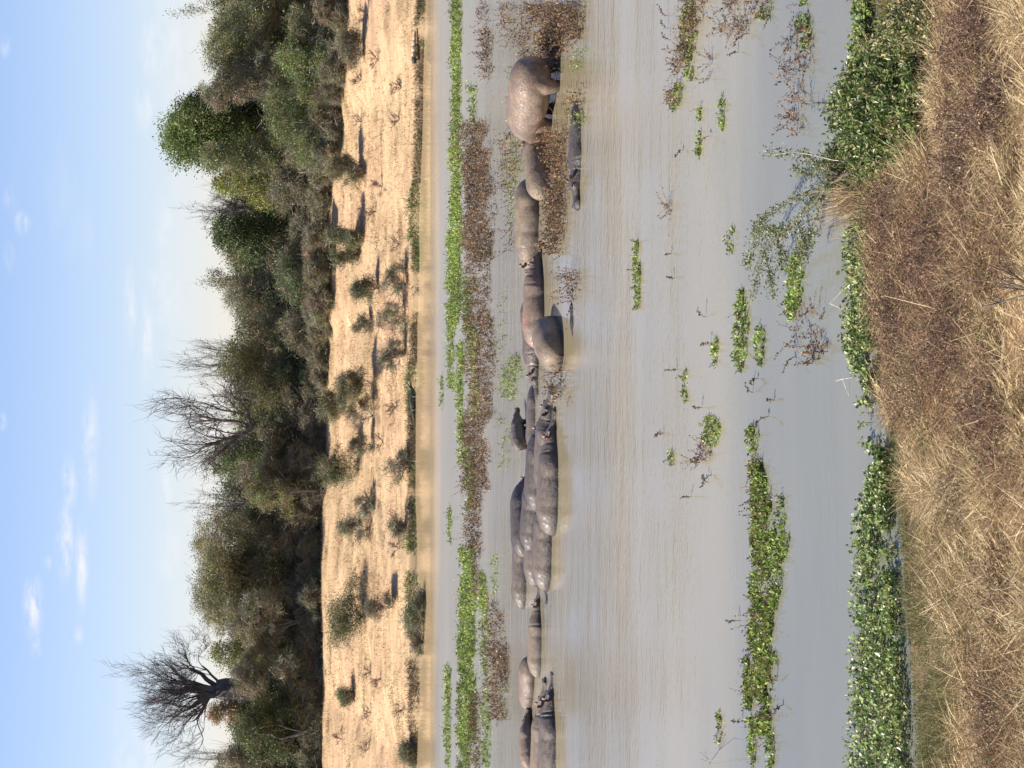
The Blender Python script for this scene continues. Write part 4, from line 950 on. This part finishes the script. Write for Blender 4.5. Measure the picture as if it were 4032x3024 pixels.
# floating patches nearer the camera: every patch is its own thing (Xc, Yc, half X, half Y, kind, label)
RDW = [C(.20, .105, .06), C(.12, .07, .05), C(.28, .17, .09), C(.09, .055, .045)]
PT = [
 (2503, 1085, 12, 145, 'g', 'thin green weed line alone on the open brown water in the right half'),
 (2712, 272, 14, 50, 'g', 'short green weed strip in the right group of far patches'),
 (2842, 448, 10, 72, 'g', 'narrow green weed line with one stalk leaning over it, right half'),
 (2750, 520, 10, 95, 'g', 'thin broken green weed line right of the narrow green line'),
 (2690, 110, 34, 130, 'm', 'green and brown weed patch farthest out at the right edge'),
 (3155, 95, 26, 100, 'g', 'bright green weed strip at the right edge just beyond the shore band'),
 (3110, 215, 55, 100, 'b', 'brown weed clump at the end of the right edge green strip'),
 (3125, 430, 36, 95, 'b', 'long brown weed patch with leaning sprays right of the thorn branch'),
 (2885, 40, 60, 90, 'b', 'brown weed patch between the green ones at the right edge'),
 (2905, 1300, 26, 160, 'g', 'green weed strip crossed by upright stalks, centre right'),
 (2985, 1358, 18, 76, 'g', 'short dark green strip just nearer than the stalk crossed one'),
 (2812, 1384, 14, 44, 'g', 'small green tuft just beyond the stalk crossed strip'),
 (3112, 1130, 36, 132, 'y', 'bright yellow green weed strip below the thorn branch'),
 (3175, 1325, 45, 110, 'b', 'sparse brown weed sprays left of the bright yellow green strip'),
 (2785, 1700, 36, 56, 'g', 'green half of the tufted clump in the centre'),
 (2752, 1785, 40, 36, 'b', 'brown half of the tufted clump in the centre'),
 (2952, 1730, 24, 50, 'g', 'small fresh green tuft at the right tip of the long weed raft'),
 (3065, 2105, 26, 95, 'g', 'slim green patch lying on the near side of the long weed raft'),
 (2958, 2945, 16, 66, 'g', 'green strip at the left margin, the farther of two'),
 (3030, 2945, 16, 80, 'g', 'green strip at the left margin, the nearer of two'),
 (2827, 2867, 9, 64, 'g', 'tiny green strip with a short stalk far out near the left margin'),
 (2693, 1525, 10, 74, 'g', 'pair of little green tufts on the brown water in the centre'),
 (2640, 1812, 8, 36, 'g', 'tiny green tuft farthest left on the brown water in the centre'),
 (2879, 945, 12, 48, 'g', 'little green weed tuft beyond the tips of the thorn branch'),
 (3075, 1975, 9, 25, 'g', 'tiny green sprig right of the slim near patch'),
 (2665, 235, 30, 50, 'b', 'brown sprays at the left end of the farthest right edge patch'),
 (2745, 45, 26, 50, 'b', 'brown sprays between the two farthest patches at the right edge'),
 (3010, 35, 30, 34, 'm', 'little mixed weed clump at the right edge just beyond the bright strip'),
 (2790, 270, 14, 40, 'b', 'small brown spray beside the short green weed strip'),
 (2650, 380, 22, 50, 'm', 'brown tipped weeds far out, right of the thin broken line'),
 (2632, 828, 9, 22, 'b', 'dark little sprig alone on the brown water, right half'),
]
def patch(Xc, Yc, hx, hy, kd, label):
    c = on_water(np.array(float(Xc + hx * .55)), np.array(float(Yc))); s = F_PX / c[1]; dep = CAM_H / c[1]
    ry = max(.12, (hx * 1.15) / (s * dep)); rx = hy / s
    area = 4 * rx * ry; n = int(min(2200, max(14, area * (190 if kd != 'b' else 60))))
    u, v = rng.uniform(-1, 1, n), rng.uniform(-1, 1, n)
    wob = ry * .5 * (fbm(u * rx * 2.2 + Xc, Yc * .01, 61) - .5) * 2
    P = np.stack([c[0] + u * rx, c[1] + wob + v * ry * np.sqrt(np.clip(1 - u * u, 0.03, 1)) * (.55 + .9 * vnoise(u * rx * 2.5 + Yc, 2.3, 66)), np.zeros(n)], 1)
    P = P[fbm(P[:, 0] * 5, P[:, 1] * 4, 68) > .34]; n = len(P)
    a = Acc()
    if kd in 'gmy':
        g = n if kd != 'm' else n // 2
        cl = [c_ * (1.25 if kd == 'y' else 1) for c_ in GRN]
        weeds(a, P[:g], rng.uniform(.03, .11, g), pick(cl, g), pick(cl, g), 6, .06, lean=1.2, arch=.6)
        nb = max(2, g // 28); sel = rng.integers(0, g, nb)
        weeds(a, P[sel], rng.uniform(.14, .38, nb), pick(RDW, nb), pick(RDW, nb), 15, .038, lean=.6, arch=.6)
        if kd == 'm': weeds(a, P[g:], rng.uniform(.1, .3, n - g), pick(BRW, n - g), pick(BRW, n - g), 10, .04, lean=.5)
    else:
        weeds(a, P, rng.uniform(.14, .5, n), pick(RDW, n), pick(RDW, n), 16, .042, lean=.8, arch=.6)
    o = a.build('weed_patch', M_leaf, loc=tuple(c)); tag(o, label, 'water weed', 'floating weed patches')
for p in PT: patch(*p)
# the long raft
def raft():
    ys = [1830, 1950, 2050, 2200, 2350, 2500, 2650, 2750, 2880]; xc = [2968, 2992, 2990, 3018, 3008, 2985, 2990, 2975, 2990]; wd = [22, 36, 36, 56, 52, 44, 62, 50, 30]
    n = 5200; Y = rng.uniform(1825, 2885, n); xx = np.interp(Y, ys, xc) + 12; ww = np.interp(Y, ys, wd) * (.7 + .6 * vnoise(Y * .03, 3.3, 77))
    X = xx + rng.uniform(-1, 1, n) * ww; P = on_water(X, Y); P = P[fbm(P[:, 0] * 4, P[:, 1] * 3, 78) > .40]; n = len(P); a = Acc()
    weeds(a, P, rng.uniform(.04, .12, n), pick(GRN, n), pick(GRN, n), 5, .062, lean=1.2, arch=.6)
    k = 170; s = rng.integers(0, n, k); weeds(a, P[s], rng.uniform(.14, .42, k), pick(RDW, k), pick(RDW, k), 16, .04, lean=.6, arch=.6)
    tag(a.build('weed_raft', M_leaf, loc=tuple(P.mean(0))), 'long raft of green weed with brown stalks across the left half of the near water', 'water weed', 'floating weed patches')
raft()
# single sprigs: arching stalk with small dark leaves
SP = [(2630, 62, .3, -1), (2632, 112, .26, -1), (2640, 158, .28, -1), (2950, 130, .4, 1), (2908, 205, .18, 0), (2795, 535, .34, 1), (2690, 590, .24, 1), (2780, 1248, .26, -1), (2965, 1545, .25, -1), (2985, 1490, .22, 1),
      (2765, 1605, .2, 0), (2668, 1455, .22, 0), (2645, 1000, .15, 0), (2655, 1095, .14, 0), (2800, 1870, .26, 1), (2790, 1900, .2, -1), (2755, 1822, .18, 0), (2722, 1955, .22, 0), (3025, 1640, .34, 1), (2915, 2444, .2, 0), (3040, 2330, .2, 0),
      (3060, 2680, .26, -1), (3085, 2775, .22, 1), (2925, 2840, .2, 0), (3040, 2015, .26, 0), (3130, 1405, .3, 1), (3200, 1430, .16, 0), (2800, 1350, .2, 0), (2615, 1705, .18, 0), (3050, 1575, .14, 0), (2600, 1700, .14, 1), (3260, 1385, .2, 0)]
used_l = set()
for (X, Y, h, ln) in SP:
    near_ = sorted(PT, key=lambda p: abs(p[0] - X) + abs(p[1] - Y) * .7); lab = None
    for adj in ('', 'short ', 'tall ', 'bent '):
        for p in near_[:3]:
            nm_ = p[5].split(',')[0].split(' alone')[0].split(' with ')[0].split(' at the ')[0].split(' just ')[0].split(' lying ')[0].split(' farthest')[0]
            rel = ('beyond' if X < p[0] else 'nearer than') if abs(p[0] - X) > abs(p[1] - Y) * .7 else ('left of' if Y > p[1] else 'right of')
            c_ = adj + 'arching brown sprig ' + rel + ' the ' + nm_
            if (adj != 'short ' or h < .22) and (adj != 'tall ' or h > .25) and (adj != 'bent ' or ln) and c_ not in used_l: lab = c_; break
        if lab: break
    lab = lab or 'single arching brown weed sprig standing in the open water'; used_l.add(lab)
    b = on_water(np.array(float(X)), np.array(float(Y))); a = Acc()
    t = np.linspace(0, 1, 9)[:, None]; side = np.array([-ln * .5 + rng.normal() * .15, rng.normal() * .25, 0])
    pts = b + np.array([0, 0, 1.0]) * h * (t - .35 * abs(ln) * t ** 2) + side * h * 1.2 * t ** 1.6
    tube(a, pts, np.linspace(.006, .003, 9), 4, C(.13, .08, .05))
    k = 26; f = rng.uniform(.25, 1, k); P = np.stack([np.interp(f, t[:, 0], pts[:, i]) for i in range(3)], 1)
    s = rng.uniform(.03, .055, k); leaves(a, P, rdirs(k, .2), rdirs(k), s, s * .5, pick(BRW, k))
    tag(a.build('weed_sprig', M_leaf, loc=tuple(b)), ' '.join(lab.split()[:16]), 'water weed', 'single weed sprigs in the open water')

# ------------------------------------------------------------------ near bank vegetation
def sample_near(n):
    y = rng.uniform(16.3, 29, n); x = rng.uniform(-1, 1, n) * (y * .25)
    return x, y
def px(x, y, z): return project(np.stack([x, y, z], 1))
def shore_band():
    # floating leafy band along the near shore, outer and inner edge in pixels
    Yk = np.array([0, 200, 300, 350, 400, 470, 520, 600, 700, 780, 850, 900, 960, 985, 1040, 1100, 1200, 1400, 1659]) * Fd
    Xo = np.array([1858, 1850, 1840, 1822, 1846, 1850, 1842, 1838, 1834, 1852, 1872, 1878, 1872, 1905, 1888, 1866, 1856, 1854, 1842]) * Fd
    Xi = np.array([1882, 1890, 1890, 1885, 1882, 1885, 1888, 1890, 1888, 1892, 1900, 1900, 1905, 1925, 1925, 1928, 1935, 1950, 1968]) * Fd
    n = 47000
    Y = rng.uniform(-350, 3374, n); f = rng.random(n) ** .9
    X = np.interp(Y, Yk, Xo) + f * (np.interp(Y, Yk, Xi) - np.interp(Y, Yk, Xo)) + 12 + rng.normal(size=n) * 4
    P = on_water(X, Y)
    g = fbm(P[:, 0] * 2.2, P[:, 1] * 1.6, 81); keep = (fbm(P[:, 0] * 3.1, P[:, 1] * 2.6, 85) > .34) & (g > .30) & (rng.random(n) < .66)
    P = P[keep]; n = len(P); P[:, 2] = np.maximum(height(P[:, 0], P[:, 1]), 0)
    H = .03 + .16 * rng.random(n) * (.6 + .8 * fbm(P[:, 0] * 3, P[:, 1] * 3, 83))
    st = P.copy(); P[:, 2] += H
    A = unit(rdirs(n, .35)); s = rng.uniform(.022, .085, n)
    c = pick([C(.19, .28, .07), C(.13, .20, .055), C(.27, .35, .10), C(.34, .38, .15), C(.06, .09, .03), C(.30, .27, .11)], n)
    a = Acc(); leaves(a, P, A, rdirs(n, 2.2), s, s * .75, c, fold=.12)
    k = rng.random(n) < .35; strips(a, st[k], P[k], .006, np.broadcast_to(C(.10, .14, .04), (k.sum(), 3)))
    tag(a.build('shore_weed', M_gloss), kind='stuff')
shore_band()
def inside(X, Y, poly):
    r = np.zeros(len(X), bool); m_ = len(poly); j = m_ - 1
    for i in range(m_):
        xi, yi = poly[i]; xj, yj = poly[j]
        r ^= ((yi > Y) != (yj > Y)) & (X < (xj - xi) * (Y - yi) / (yj - yi + 1e-9) + xi); j = i
    return r
def near_bank():
    N_ = 345000
    x, y = sample_near(N_); z = height(x, y); ok = z > -.03
    x, y, z = x[ok], y[ok], z[ok]
    X, Y = px(x, y, z); X /= Fd; Y /= Fd
    jx = X + 26 * (fbm(x * 2.2, y * 2.2, 101) - .47) * 2; jy = Y + 50 * (fbm(x * 1.6, y * 1.6, 102) - .47) * 2
    red = inside(jx, jy, [(1895, 380), (2230, 420), (2230, 560), (2120, 700), (2230, 900), (2130, 960), (1955, 930), (1925, 860), (1900, 640)]) | inside(jx, jy, [(2060, -40), (2160, -40), (2215, 120), (2150, 300), (2070, 330), (2050, 120)]) | inside(jx, jy, [(2150, 1400), (2240, 1380), (2240, 1720), (2180, 1720), (2130, 1560)]) | inside(jx, jy, [(2150, 960), (2240, 960), (2240, 1100), (2150, 1060)])
    soil = inside(jx, jy, [(2140, 160), (2240, 110), (2240, 330), (2180, 360)]) | inside(jx, jy, [(2165, 700), (2240, 590), (2240, 800), (2200, 850)]) | inside(jx, jy, [(2090, 300), (2130, 300), (2150, 420), (2110, 430)])
    oliv = inside(jx, jy, [(1880, 920), (1945, 930), (1985, 1080), (2040, 1300), (2090, 1480), (2060, 1720), (1900, 1720)]) | inside(jx, jy, [(1880, -50), (1960, -50), (1950, 90), (1880, 160)])
    straw = ~(red | soil | oliv)
    n = len(x); r = rng.random(n)
    den = .25 + .9 * sstep(.3, .55, fbm(x * 3.2, y * 2.4, 115)); keep = np.where(soil, r < .10, np.where(oliv, r < .85, np.where(red, r < .55 * den, r < .8 * den)))
    x, y, z, red, soil, oliv, straw = [v[keep] for v in (x, y, z, red, soil, oliv, straw)]; n = len(x)
    big = fbm(x * 1.5, y * 1.5, 105); fine = vnoise(x * 7, y * 7, 106)
    cl_ = sstep(.35, .62, fbm(x * 3.2, y * 2.4, 115)); h = np.where(oliv, rng.uniform(.05, .17, n), np.where(red, rng.uniform(.08, .30, n), rng.uniform(.06, .30, n))) * (.35 + .5 * sstep(.3, .65, big) + .75 * cl_)
    P = np.stack([x, y, z - .01], 1)
    rr = rng.random((n, 1))
    cs = np.where(rr < .50, C(.54, .41, .22), np.where(rr < .74, C(.30, .20, .10), C(.72, .59, .37)))
    co = np.where(rr < .5, C(.19, .18, .075), np.where(rr < .8, C(.115, .135, .05), C(.36, .28, .14)))
    cr = np.where(rr < .34, C(.32, .205, .125), np.where(rr < .52, C(.16, .095, .065), np.where(rr < .62, C(.2, .19, .08), C(.48, .36, .20))))
    tone = sstep(.42, .6, fbm(x * .8, y * .8, 107))[:, None]
    cs = cs * (1 - tone * .35) + C(.18, .15, .07) * tone * .3
    c = np.where(oliv[:, None], co, np.where(red[:, None], cr, cs)) * (1 + .35 * (fine[:, None] - .5))
    lay = np.where(straw & (big > .5), .65, .4)
    Dn = unit(np.stack([rng.normal(size=n) * .8 + .9 * (fbm(x * 2.6, y * 2.6, 117) - .47) * 2, rng.normal(size=n) * .6, np.where(rng.random(n) < lay, .25, 1.1) + .2 * rng.random(n)], 1))
    lod = ~oliv & (rng.random(n) < .68)
    D2 = unit(np.stack([np.sign(rng.normal(size=n) + .3) * (1 + .2 * rng.normal(size=n)), .45 * rng.normal(size=n) + .5 * (fbm(x * .9, y * .9, 119) - .47) * 4, .10 + .35 * np.abs(rng.normal(size=n))], 1))
    Dn = np.where(lod[:, None], D2, Dn); h = np.where(lod, h * 1.15 + .05, h); P[:, 2] += np.where(lod, rng.random(n) * .12 * (.3 + cl_), 0)
    a = Acc(); blades(a, P, Dn, h, np.where(oliv, .006, .0075), rdirs(n) * np.where(lod, .6, 1.2)[:, None], c)
    tag(a.build('dry_grass', M_dry), kind='stuff')
    # crumpled dry leaf litter and seed heads
    m2 = 130000; k = rng.integers(0, n, m2); Q = P[k] + rng.normal(size=(m2, 3)) * np.array([.04, .04, .02]); Q[:, 2] = P[k, 2] + h[k] * rng.random(m2) * .8
    lc = np.where(oliv[k][:, None], C(.20, .20, .08), np.where(red[k][:, None], C(.33, .205, .13), C(.50, .38, .22))) * (.45 + .75 * rng.random((m2, 1)))
    a = Acc(); s_ = rng.uniform(.01, .036, m2); leaves(a, Q, rdirs(m2), rdirs(m2, .6), s_, s_ * .32, lc, fold=.15)
    tag(a.build('leaf_litter', M_dry), kind='stuff')
    # small-leaved reddish weeds
    k = np.where(red)[0]; k = k[rng.random(len(k)) < .28]
    B = P[k]; a = Acc()
    weeds(a, B, rng.uniform(.12, .38, len(k)), pick([C(.24, .13, .085), C(.13, .075, .055), C(.34, .22, .12), C(.22, .20, .08), C(.42, .31, .18)], len(k)), pick([C(.20, .12, .08)], len(k)), 9, .024, lean=.9, arch=.7, wst=.004)
    tag(a.build('reddish_weeds', M_dry), kind='stuff')
    # green sprigs through the dry grass
    k = rng.choice(n, 2600, replace=False); k = k[(fbm(x[k] * 1.8, y[k] * 1.8, 109) > .5)]
    a = Acc(); weeds(a, P[k], rng.uniform(.1, .25, len(k)), pick([C(.13, .18, .05), C(.09, .13, .04)], len(k)), pick([C(.12, .14, .05)], len(k)), 8, .035, lean=.8)
    tag(a.build('green_sprigs', M_leaf), kind='stuff')
    # long fallen straws
    k = rng.choice(np.where(straw | red)[0], 260, replace=False)
    a = Acc(); A = unit(np.stack([rng.normal(size=len(k)), rng.normal(size=len(k)) * .6, .25 * rng.normal(size=len(k)) + .15], 1)); ln = rng.uniform(.2, .6, (len(k), 1))
    Q = P[k] + (0, 0, .12); strips(a, Q, Q + A * ln, .008, pick([C(.62, .50, .32), C(.5, .38, .22)], len(k)))
    tag(a.build('fallen_straw', M_dry), kind='stuff')
near_bank()

# leafy green shrub at the right end of the near shore
def near_shrub(label, Xb, Yb, rx, ry, h, cols, n, leaf, ncl):
    c = on_water(np.array(float(Xb)), np.array(float(Yb))); 
    for _ in range(4):
        zz = max(float(height(c[0], c[1])), 0); c = on_water(np.array(float(Xb)), np.array(float(Yb)), zz)
    root = D.objects.new('shrub', None); COL.objects.link(root); root.location = c
    tag(root, label, 'shrub')
    st = Acc(); lf = Acc(); ends = []
    for i in range(ncl):
        a_ = rng.uniform(0, 2 * PI); r = math.sqrt(rng.random()) * (1.0 + .35 * rng.normal() * (rng.random() < .5)) * (.8 + .4 * float(vnoise(a_ * 1.6, Xb * .01)))
        e = c + np.array([math.cos(a_) * rx * r, math.sin(a_) * ry * r, h * max(.25, 1 - .55 * r * r) * rng.uniform(.65, 1.1)])
        b = c + np.array([math.cos(a_) * rx * r * .6, math.sin(a_) * ry * r * .6, 0]); b[2] = max(float(height(b[0], b[1])), 0)
        mid = (b + e) / 2 + rng.normal(size=3) * .05
        tube(st, [b, mid, e], [.008, .006, .003], 4, C(.16, .13, .08)); ends.append((b, mid, e))
    E = np.array(ends); k = rng.integers(0, ncl, n); f = rng.uniform(.25, 1.05, (n, 1)) ** .7
    P = E[k, 0] * (1 - f) ** 2 + 2 * E[k, 1] * f * (1 - f) + E[k, 2] * f ** 2 + rng.normal(size=(n, 3)) * .045
    s = leaf * rng.uniform(.6, 1.4, n); leaves(lf, P, rdirs(n, .1), rdirs(n, 1.4), s, s * .5, pick(cols, n), fold=.1)
    st.build('stems', M_bark, root).location = -Vector(c); lf.build('leaves', M_gloss, root).location = -Vector(c)
near_shrub('dense green leafy shrub on the near shore at the right', 3560, 420, .85, 2.1, .62, [C(.08, .13, .03), C(.12, .18, .045), C(.19, .25, .06), C(.05, .075, .02), C(.28, .27, .10), C(.10, .155, .04), C(.16, .21, .055), C(.07, .11, .03), C(.36, .30, .16)], 30000, .062, 300)
near_shrub('smaller green leafy shrub higher up the near shore by the right edge', 3650, 130, .45, 1.2, .45, [C(.10, .15, .04), C(.15, .20, .05), C(.28, .26, .12), C(.45, .36, .2)], 8000, .055, 110)
near_shrub('dark green shrub at the waterline just right of the thorn branch', 3400, 650, .42, .8, .45, [C(.045, .085, .03), C(.08, .13, .04), C(.18, .18, .07)], 6000, .055, 80)

def dry_bush(label, Xb, Yb, rx, ry, h, cols, ncl=200, n=9000):
    c = on_water(np.array(float(Xb)), np.array(float(Yb)))
    for _ in range(8):
        zz = max(float(height(c[0], c[1])), 0); c = on_water(np.array(float(Xb)), np.array(float(Yb)), zz)
    root = D.objects.new('dry_bush', None); COL.objects.link(root); root.location = c; tag(root, label, 'bush', 'dry brown bushes on the near bank')
    st = Acc(); lf = Acc(); b = np.stack([c[0] + rng.normal(size=ncl) * rx * .4, c[1] + rng.normal(size=ncl) * ry * .4, np.zeros(ncl)], 1); b[:, 2] = height(b[:, 0], b[:, 1])
    d = rdirs(ncl, .8); d[:, 2] = np.abs(d[:, 2]); L_ = rng.uniform(.5, 1.2, (ncl, 1)) * np.array([rx, ry, h])
    Cp = [b]; cur = d.copy()
    for k in range(5): cur = unit(cur + rng.normal(size=(ncl, 3)) * .35 - np.array([0, 0, .12])); Cp.append(Cp[-1] + cur * L_ / 5)
    for k in range(5): strips(st, Cp[k], Cp[k + 1], .009 - k * .0012, pick(cols, ncl) * .9)
    i = rng.integers(0, ncl, n); k = rng.integers(1, 5, n); CpA = np.array(Cp); f = rng.random((n, 1)); P = CpA[k, i] * (1 - f) + CpA[k + 1, i] * f
    tw = P + rdirs(n, .3) * rng.uniform(.03, .12, (n, 1)); strips(st, P[:n // 2], tw[:n // 2], .005, pick(cols, n // 2) * .85)
    s = rng.uniform(.012, .034, n); leaves(lf, tw, rdirs(n), rdirs(n, .5), s, s * .55, pick(cols, n))
    st.build('stems', M_dry, root).location = -Vector(c); lf.build('leaves', M_dry, root).location = -Vector(c)
RB = [C(.20, .12, .085), C(.13, .075, .06), C(.29, .18, .12), C(.09, .06, .05)]; TB = [C(.42, .32, .19), C(.30, .22, .13), C(.20, .15, .09)]
for a_ in [('reddish brown bush above the thorn branch foot', 3560, 830, .55, .9, .5, RB), ('reddish brown bush in the middle of the near bank left of the bare branches', 3780, 1330, .5, 1.0, .45, RB),
           ('dark reddish bush right of the bare branches, half way up the near bank', 3720, 980, .5, .8, .5, RB), ('reddish brown bush by the leafy green shrub', 3830, 620, .5, .8, .5, RB + TB[:1]),
           ('purplish brown bush at the upper right of the near bank', 3900, 110, .5, .9, .5, RB), ('brown bush below the purplish one, edging bare soil', 3960, 420, .4, .7, .4, RB + TB[:1]),
           ('reddish brown bush close to the shore band in the centre', 3560, 1220, .45, .7, .4, RB + TB[:1]), ('reddish bush near the bottom edge in the centre', 3960, 1640, .45, .7, .4, RB),
           ('dull brown bush at the bottom edge in the left half', 3970, 2300, .45, .7, .35, RB + TB), ('brown bush in the bottom left corner of the near bank', 3960, 2800, .45, .7, .35, RB + TB),
           ('straw coloured bush behind the green shore band in the centre', 3620, 1500, .4, .6, .35, TB), ('straw coloured dead bush on the dry grass slope', 3830, 1950, .4, .7, .35, TB)]: dry_bush(*a_)
# straw tussock and thorn branch reaching over the water
def tussock():
    c = on_water(np.array(3420.0), np.array(760.0)); n = 900; a = Acc()
    B = c + rng.normal(size=(n, 3)) * np.array([.15, .2, 0])
    tgt = on_water(np.array(3130.0), np.array(740.0), .25)
    Dn = unit(np.array([-.05, .3, 1.0]) + rng.normal(size=(n, 3)) * np.array([.24, .3, .2])); Dn[:, 2] = np.abs(Dn[:, 2])
    blades(a, B, Dn, rng.uniform(.3, .95, n), .008, np.tile([-.1, .1, -.15], (n, 1)) + rng.normal(size=(n, 3)) * .15, pick([C(.55, .43, .27), C(.42, .31, .18), C(.33, .25, .15)], n))
    tag(a.build('straw_tussock', M_dry, loc=tuple(c)), 'pale straw tussock bending out over the water under the thorn branch', 'grass tuft')
tussock()
def thorn():
    base = on_water(np.array(3450.0), np.array(620.0), .3)
    root = D.objects.new('thorn_bush', None); COL.objects.link(root); root.location = base
    tag(root, 'thorny branch with small green leaves and white thorns reaching out over the water', 'thorn bush')
    st = Acc(); lf = Acc(); tn = Acc()
    def P3(X, Y, z): return on_water(np.array(float(X)), np.array(float(Y)), z)
    paths = [([(3450, 620, .3), (3330, 680, .5), (3250, 735, .62), (3140, 870, .7), (3010, 985, .62), (2960, 1170, .5)], .014),
             ([(3140, 870, .7), (3060, 930, .68), (2990, 870, .72), (2960, 960, .66)], .009), ([(3250, 735, .62), (3120, 790, .68), (3010, 850, .62), (2975, 930, .56)], .009),
             ([(3010, 985, .62), (3030, 1080, .58), (3045, 1165, .5)], .007), ([(3140, 870, .7), (3160, 950, .6), (3140, 1010, .55)], .006),
             ([(3300, 690, .56), (3210, 640, .62), (3160, 600, .62), (3020, 600, .66)], .008), ([(3400, 650, .4), (3250, 640, .5), (3180, 690, .6), (3130, 660, .64)], .01),
             ([(3250, 735, .62), (3200, 900, .5), (3180, 960, .45), (3150, 1040, .4)], .006), ([(3210, 640, .6), (3290, 625, .5), (3250, 612, .55)], .006), ([(3100, 905, .68), (3040, 900, .72), (2955, 1000, .6), (2945, 1040, .5)], .006),
             ([(3060, 940, .66), (3080, 1010, .6), (3075, 1060, .55)], .005)]
    for (pp, r) in paths:
        K = np.array([P3(*q) for q in pp]); t = np.linspace(0, len(K) - 1, (len(K) - 1) * 6 + 1)
        Q = np.stack([np.interp(t, np.arange(len(K)), K[:, i]) for i in range(3)], 1); Q += rng.normal(size=Q.shape) * .008
        tube(st, Q, np.linspace(r * 1.5, r * .6, len(Q)), 5, C(.11, .085, .06))
        skip = 10 if pp[0][0] == 3450 else 2
        n = int(len(Q) * 26); k = rng.integers(min(skip, len(Q) - 2), len(Q), n); n = len(k)
        cl = Q[k] + rng.normal(size=(n, 3)) * .045; s = rng.uniform(.03, .055, n)
        leaves(lf, cl, rdirs(n), rdirs(n, .6), s, s * .5, pick([C(.14, .17, .055), C(.10, .13, .04), C(.21, .22, .08)], n))
        m_ = len(Q); k = rng.integers(skip // 2, m_, m_); strips(tn, Q[k], Q[k] + rdirs(m_) * .075, .007, np.broadcast_to(C(.75, .72, .62), (m_, 3)))
    # one bare pale shoot arching to the right
    K = np.array([P3(3420, 640, .35), P3(3280, 630, .6), P3(3200, 610, .7), P3(3120, 598, .74), P3(3040, 612, .7)])
    tube(st, K, np.linspace(.008, .003, 5), 4, C(.35, .33, .3))
    st.build('branch', M_bark, root).location = -Vector(base); lf.build('leaves', M_leaf, root).location = -Vector(base); th_ = tag(tn.build('thorns', M_dry, root), kind='stuff'); th_.location = -Vector(base)
thorn()
# bare dark branches rising at the lower edge
def bare_branch():
    b = on_water(np.array(4080.0), np.array(1150.0), 1.35); a = Acc()
    for (X, Y, z, r) in ((3880, 1045, 1.7, .013), (3830, 1060, 1.6, .010), (3900, 1010, 1.8, .008), (3840, 1215, 1.5, .014), (3900, 1130, 1.7, .010), (3960, 1000, 1.8, .008), (3800, 1100, 1.45, .006)):
        e = on_water(np.array(float(X)), np.array(float(Y)), z); mid = (b + e) / 2 + rng.normal(size=3) * .05
        t = np.linspace(0, 1, 10)[:, None]; Q = b * (1 - t) ** 2 + 2 * mid * t * (1 - t) + e * t ** 2
        tube(a, Q, np.linspace(r, r * .3, 10), 6, C(.085, .065, .05))
        for j in range(5):
            i = random.randint(3, 8); d = unit((e - b) + rng.normal(size=3) * .35 * np.linalg.norm(e - b)); tube(a, [Q[i], Q[i] + d * .12, Q[i] + d * .26 + rng.normal(size=3) * .03], [r * .4, r * .3, .001], 4, C(.085, .065, .05))
    tag(a.build('bare_shrub', M_bark, loc=tuple(b)), 'bare dark branched shrub at the bottom edge of the near bank', 'shrub')
bare_branch()
# sticks standing in the water near the shore
def stick(label, pts, cols=C(.35, .29, .24), r=.009):
    K = np.array([on_water(np.array(float(X)), np.array(float(Y)), z) for (X, Y, z) in pts]); a = Acc()
    tube(a, K, np.linspace(r, r * .5, len(K)), 6, cols)
    return a, K
def finish(a, K, label): tag(a.build('stick', M_bark, loc=tuple(K[0])), label, 'stick', 'sticks poking out of the near water')
a, K = stick('', [(3370, 1120, 0), (3325, 1135, .05), (3268, 1195, .18)]); a2, K2 = stick('', [(3268, 1195, .18), (3300, 1210, .12), (3325, 1225, .05)], C(.6, .55, .45), .005)
a.v += a2.v; a.c += a2.c; a.q += [q + a.n for q in a2.q]; finish(a, K, 'straight stick with a pale forked tip leaning out of the green shore band')
a, K = stick('', [(3360, 1485, -.02), (3318, 1492, .10), (3290, 1500, .16)], C(.55, .5, .42), .007); a2, K2 = stick('', [(3318, 1492, .10), (3330, 1530, .05), (3345, 1560, .0)], C(.6, .55, .45), .005)
a.v += a2.v; a.c += a2.c; a.q += [q + a.n for q in a2.q]; finish(a, K, 'small pale crossed twig alone in the water left of the straight stick')
a, K = stick('', [(3392, 905, 0), (3340, 893, .10), (3275, 895, .2)], C(.2, .15, .12)); finish(a, K, 'dark twig beside the straw tussock, the right one of two')
a, K = stick('', [(3395, 940, 0), (3350, 935, .08), (3275, 938, .16)], C(.28, .2, .17)); finish(a, K, 'dark twig beside the straw tussock, the left one of two')
a, K = stick('', [(2790, 3010, 0), (2790, 2990, .3), (2755, 2960, .42)], C(.25, .2, .15), .006)
for d in ((2780, 2945, .34), (2850, 2990, .30), (2745, 2990, .36)):
    b2 = on_water(np.array(float(d[0])), np.array(float(d[1])), d[2]); tube(a, [K[1] * .6 + K[0] * .4, (K[1] + b2) / 2 + (0, 0, .03), b2], [.004, .003, .001], 4, C(.25, .2, .15))
finish(a, K, 'bare branching twig in the open water at the left margin')
print('verts', sum(len(o.data.vertices) for o in scene.objects if o.type == 'MESH'), 'polys', sum(len(o.data.polygons) for o in scene.objects if o.type == 'MESH'))
